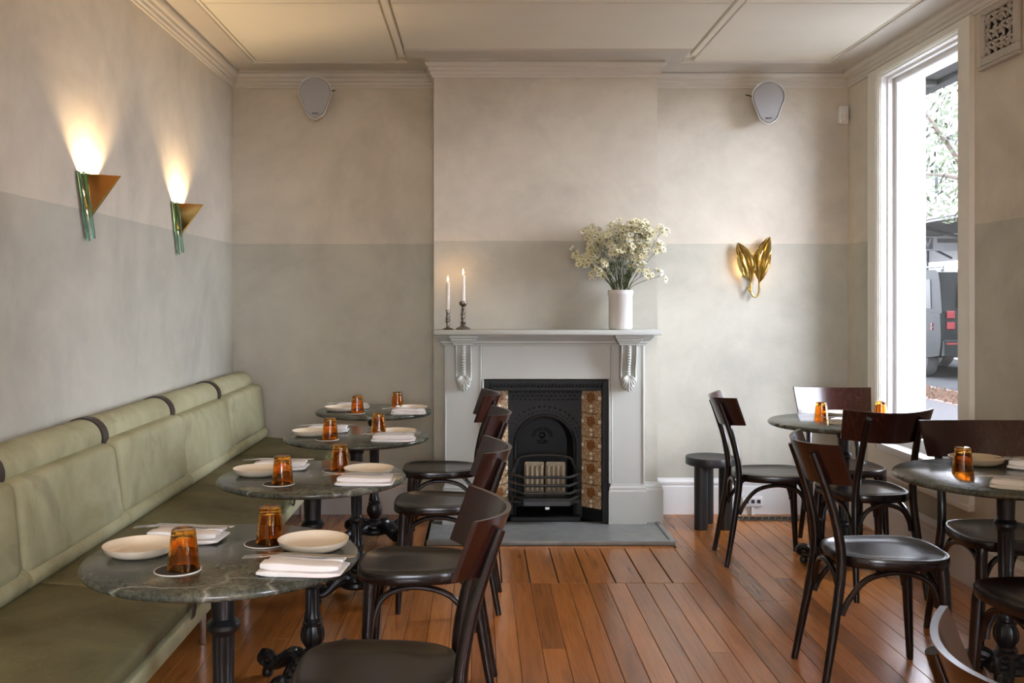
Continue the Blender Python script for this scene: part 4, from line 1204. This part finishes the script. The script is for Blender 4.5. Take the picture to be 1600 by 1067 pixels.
# verandah over the shop window
va = thing('street_verandah', 'dark underside of the street verandah above the window', 'awning', (3.0, 2.0, 2.89))
MB().bbox(XR+WT+.001, 3.32, 3.9, 9, 2.93, 3.05, .01).build('soffit', M['dark_soffit'], va)
MB().bbox(3.28, 3.36, 3.9, 9, 2.885, 3.10, .01).build('fascia_beam', M['dark_soffit'], va)
for i in range(4): MB().bbox(XR+WT+.002, 3.28, 4.0+i*1.5, 4.1+i*1.5, 2.895, 2.929, .005).build('rafter', M['grey_metal'], va)
# parked car: rear towards us
def car():
    ox, oy, gz = 8.02, 17.0, -.04
    t = thing('parked_car', 'dark parked car seen from behind with small square red lights', 'car', (ox+.98, oy+2.3, gz))
    W, L = 1.96, 4.7
    def sec(prof, x): return [(ox+x, oy+y, gz+z) for y, z in prof]
    low = [(0.05, .42), (0.0, .60), (-.01, .80), (.02, 1.16), (1.2, 1.18), (3.2, 1.16), (3.35, 1.12), (4.45, 1.02), (4.66, .90), (4.70, .55), (4.6, .36), (4.25, .34), (3.55, .34), (1.3, .34), (.55, .36)]
    MB().loft([sec([(y*.995+.01, z) for y, z in low], .0), sec(low, .04), sec(low, W-.04), sec([(y*.995+.01, z) for y, z in low], W)]).build('body', M['car_paint'], t, 25)
    cab = [(.02, 1.16), (.10, 1.70), (.16, 1.88), (.30, 1.93), (2.3, 1.94), (2.75, 1.86), (3.30, 1.17)]
    MB().loft([[(ox+.03, p[1], p[2]) for p in sec(cab, 0)], [(ox+.13+.0, oy+.03+(y if z > 1.5 else y), gz+z) for y, z in cab], [(ox+W-.13, oy+.03+y, gz+z) for y, z in cab], [(ox+W-.03, p[1], p[2]) for p in sec(cab, 0)]]).build('cabin', M['car_paint'], t, 25)
    for a, b in ((.42, 1.25), (1.33, 2.20), (2.27, 2.85)):
        MB().loft([[(ox+.022, oy+y, gz+z) for y, z in ((a, 1.24), (b, 1.24), (b-.05*(b > 2.5), 1.76 if b < 2.5 else 1.45), (a+.03, 1.76))], [(ox+.032, oy+y, gz+z) for y, z in ((a, 1.24), (b, 1.24), (b-.05*(b > 2.5), 1.76 if b < 2.5 else 1.45), (a+.03, 1.76))]]).build('side_window', M['car_glass'], t, 0)
    MB().loft([[(ox+.32, oy+.012, gz+1.26), (ox+W-.32, oy+.012, gz+1.26), (ox+W-.38, oy+.062, gz+1.68), (ox+.38, oy+.062, gz+1.68)], [(ox+.32, oy+.06, gz+1.26), (ox+W-.32, oy+.06, gz+1.26), (ox+W-.38, oy+.10, gz+1.68), (ox+.38, oy+.10, gz+1.68)]]).build('rear_window', M['car_glass'], t, 0)
    MB().tube([(ox+.98+.0, oy-.06, gz+.98), (ox+.98, oy-.20, gz+.98)], [.36, .36], 28).build('spare_wheel', M['car_paint'], t)
    for z in (1.07, .88): MB().bbox(ox+.10, ox+.24, oy-.026, oy+.0, gz+z, gz+z+.13, .008).build('tail_light', M['tail_red'], t)
    for z in (1.07, .88): MB().bbox(ox+W-.24, ox+W-.10, oy-.026, oy+.0, gz+z, gz+z+.13, .008).build('tail_light', M['tail_red'], t)
    for z in (.93, .86): MB().bbox(ox-.012, ox+.005, oy+.30, oy+.36, gz+z, gz+z+.05, .004).build('side_marker', M['tail_red'], t)
    MB().bbox(ox+.02, ox+W-.02, oy-.10, oy+.06, gz+.40, gz+.70, .02).build('bumper', M['car_paint'], t)
    MB().bbox(ox+.05, ox+.32, oy-.108, oy-.098, gz+.62, gz+.65, .002).build('reflector', M['tail_red'], t)
    MB().bbox(ox+.62, ox+1.34, oy-.112, oy-.10, gz+.52, gz+.64, .002).build('number_plate', M['sign_white'], t)
    for x in (.02, W-.26):
        for y in (.95, 3.80): MB().lathe([(.02, 0), (.34, 0), (.37, .03), (.37, .21), (.34, .24), (.02, .24)], 28).xf(Matrix.Translation((ox+x, oy+y, gz+.37)) @ Matrix.Rotation(PI/2, 4, 'Y')).build('wheel', M['tyre'], t)
    for x in (.22, W-.22): MB().tube([(ox+x, oy+.35, gz+1.985), (ox+x, oy+2.4, gz+1.985)], .018, 8).build('roof_rail', M['grey_metal'], t)
    for x in (.22, W-.22):
        for y in (.4, 1.4, 2.35): MB().bbox(ox+x-.015, ox+x+.015, oy+y-.03, oy+y+.03, gz+1.93, gz+1.98, .004).build('rail_foot', M['grey_metal'], t)
car()
# shop building across the road
def shops():
    t = thing('street_shop', 'white two-storey shop building with street awning across the road', 'building', (14.4, 30, 0))
    X = 14.2
    MB().box(X, X+6, 14, 60, 3.9, 7.6).build('upper_wall', M['render_wall'], t)
    MB().box(X+.4, X+6, 14, 60, .0, 3.9).build('shopfront_wall', M['render_wall'], t)
    MB().bbox(11.6, X+.05, 14, 60, 3.42, 4.05, .02).build('awning', M['render_wall'], t)
    MB().box(11.65, X+.0, 14.1, 59.9, 3.36, 3.415).build('awning_soffit', M['grey_metal'], t)
    for i in range(18):
        y = 15+i*2.4
        MB().tube([(12.2, y, 3.36), (13.2, y, 3.1), (14.2, y, 2.6)], .035, 6).build('awning_bracket', M['grey_metal'], t)
        MB().bbox(X+.33, X+.41, y-.05, y+.05, .0, 3.3, .01).build('mullion', M['grey_metal'], t)
        o = MB().box(X+.36, X+.395, y+.06, y+2.3, .5, 2.55).build('shop_window', M['shop_glass'], t)
    # recessed balcony above
    for y0 in (24.5, 31.5, 38.5, 45.5):
        MB().bbox(X-.30, X+.01, y0, y0+5.2, 6.2, 6.6, .01).build('balcony_roof', M['render_wall'], t)
        MB().bbox(X-.28, X+.01, y0+.2, y0+5.0, 4.05, 4.75, .01).build('parapet', M['render_wall'], t)
        MB().box(X-.02, X+.002, y0+3.4, y0+4.2, 4.75, 6.1).build('window', M['shop_glass'], t)
        MB().bbox(X-.10, X, y0-1.2, y0-.5, 4.6, 5.5, .01).build('window', M['shop_glass'], t)
    # hanging sign under the awning
    sg = MB().bbox(12.0, 14.0, 27.30, 27.40, 2.72, 3.12, .01).build('hanging_sign', M['sign_white'], t)
    MB().box(12.2, 12.66, 27.292, 27.30, 2.76, 3.08).build('sign_badge', M['grey_metal'], sg)
    cu = bpy.data.curves.new('sign_letter', 'FONT'); cu.body = 'W'; cu.size = .36; cu.extrude = .004; cu.align_x = 'CENTER'; cu.align_y = 'CENTER'
    tmp = bpy.data.objects.new('tmp', cu); COL.objects.link(tmp)
    bpy.context.view_layer.update()
    me = bpy.data.meshes.new_from_object(tmp.evaluated_get(bpy.context.evaluated_depsgraph_get())); bpy.data.objects.remove(tmp)
    me.materials.clear(); me.materials.append(M['sign_white'])
    o = bpy.data.objects.new('sign_letter', me); COL.objects.link(o); o.parent = sg
    o.location = Vector((12.43, 27.286, 2.92))-t.location; o.rotation_euler = (PI/2, 0, 0)
    MB().box(12.78, 13.9, 27.292, 27.30, 2.94, 3.06).build('sign_stripe', M['grey_metal'], sg)
    for y in (27.35,):
        for x in (12.2, 13.8): MB().tube([(x, y, 3.12), (x, y, 3.36)], .012, 6).build('sign_hanger', M['grey_metal'], t)
shops()
# street tree
def tree(x, y, label, seed, n, cx, cy, cz, rx, ry, rz):
    R = random.Random(seed)
    t = thing('street_tree', label, 'tree', (x, y, -.02))
    MB().tube([(x, y, -.03), (x+.05, y, 1.2), (x-.05, y+.05, 2.6), (x-.25, y+.1, 3.6)], [.16, .13, .11, .07], 10, smooth=3).build('trunk', M['bark'], t)
    for k in range(9):
        a = R.uniform(0, 2*PI); e = (cx+rx*.75*math.cos(a), cy+ry*.75*math.sin(a), cz+R.uniform(-.5, .8)*rz)
        MB().tube([(x-.1, y+.05, R.uniform(2.3, 3.4)), ((x+e[0])/2, (y+e[1])/2, (3.2+e[2])/2), e], [.05, .03, .008], 6, smooth=3).build('branch', M['bark'], t)
    lf = MB()
    for k in range(n):
        while True:
            u = Vector((R.uniform(-1, 1), R.uniform(-1, 1), R.uniform(-1, 1)))
            if u.length < 1: break
        c = Vector((cx+u.x*rx, cy+u.y*ry, cz+u.z*rz)); d = Vector((R.uniform(-1, 1), R.uniform(-1, 1), R.uniform(-1, 1))).normalized(); s = d.orthogonal().normalized()*R.uniform(.018, .035); d = d*R.uniform(.05, .09)
        lf.add([c-d, c+s, c+d, c-s], [(0,1,2,3)])
    lf.build('leaves', M['leaf'], t, 0)['kind'] = 'stuff'
tree(7.75, 14.6, 'leafy street tree overhanging the road outside the window', 6, 5200, 7.2, 14.8, 4.4, 2.1, 2.2, 1.9)
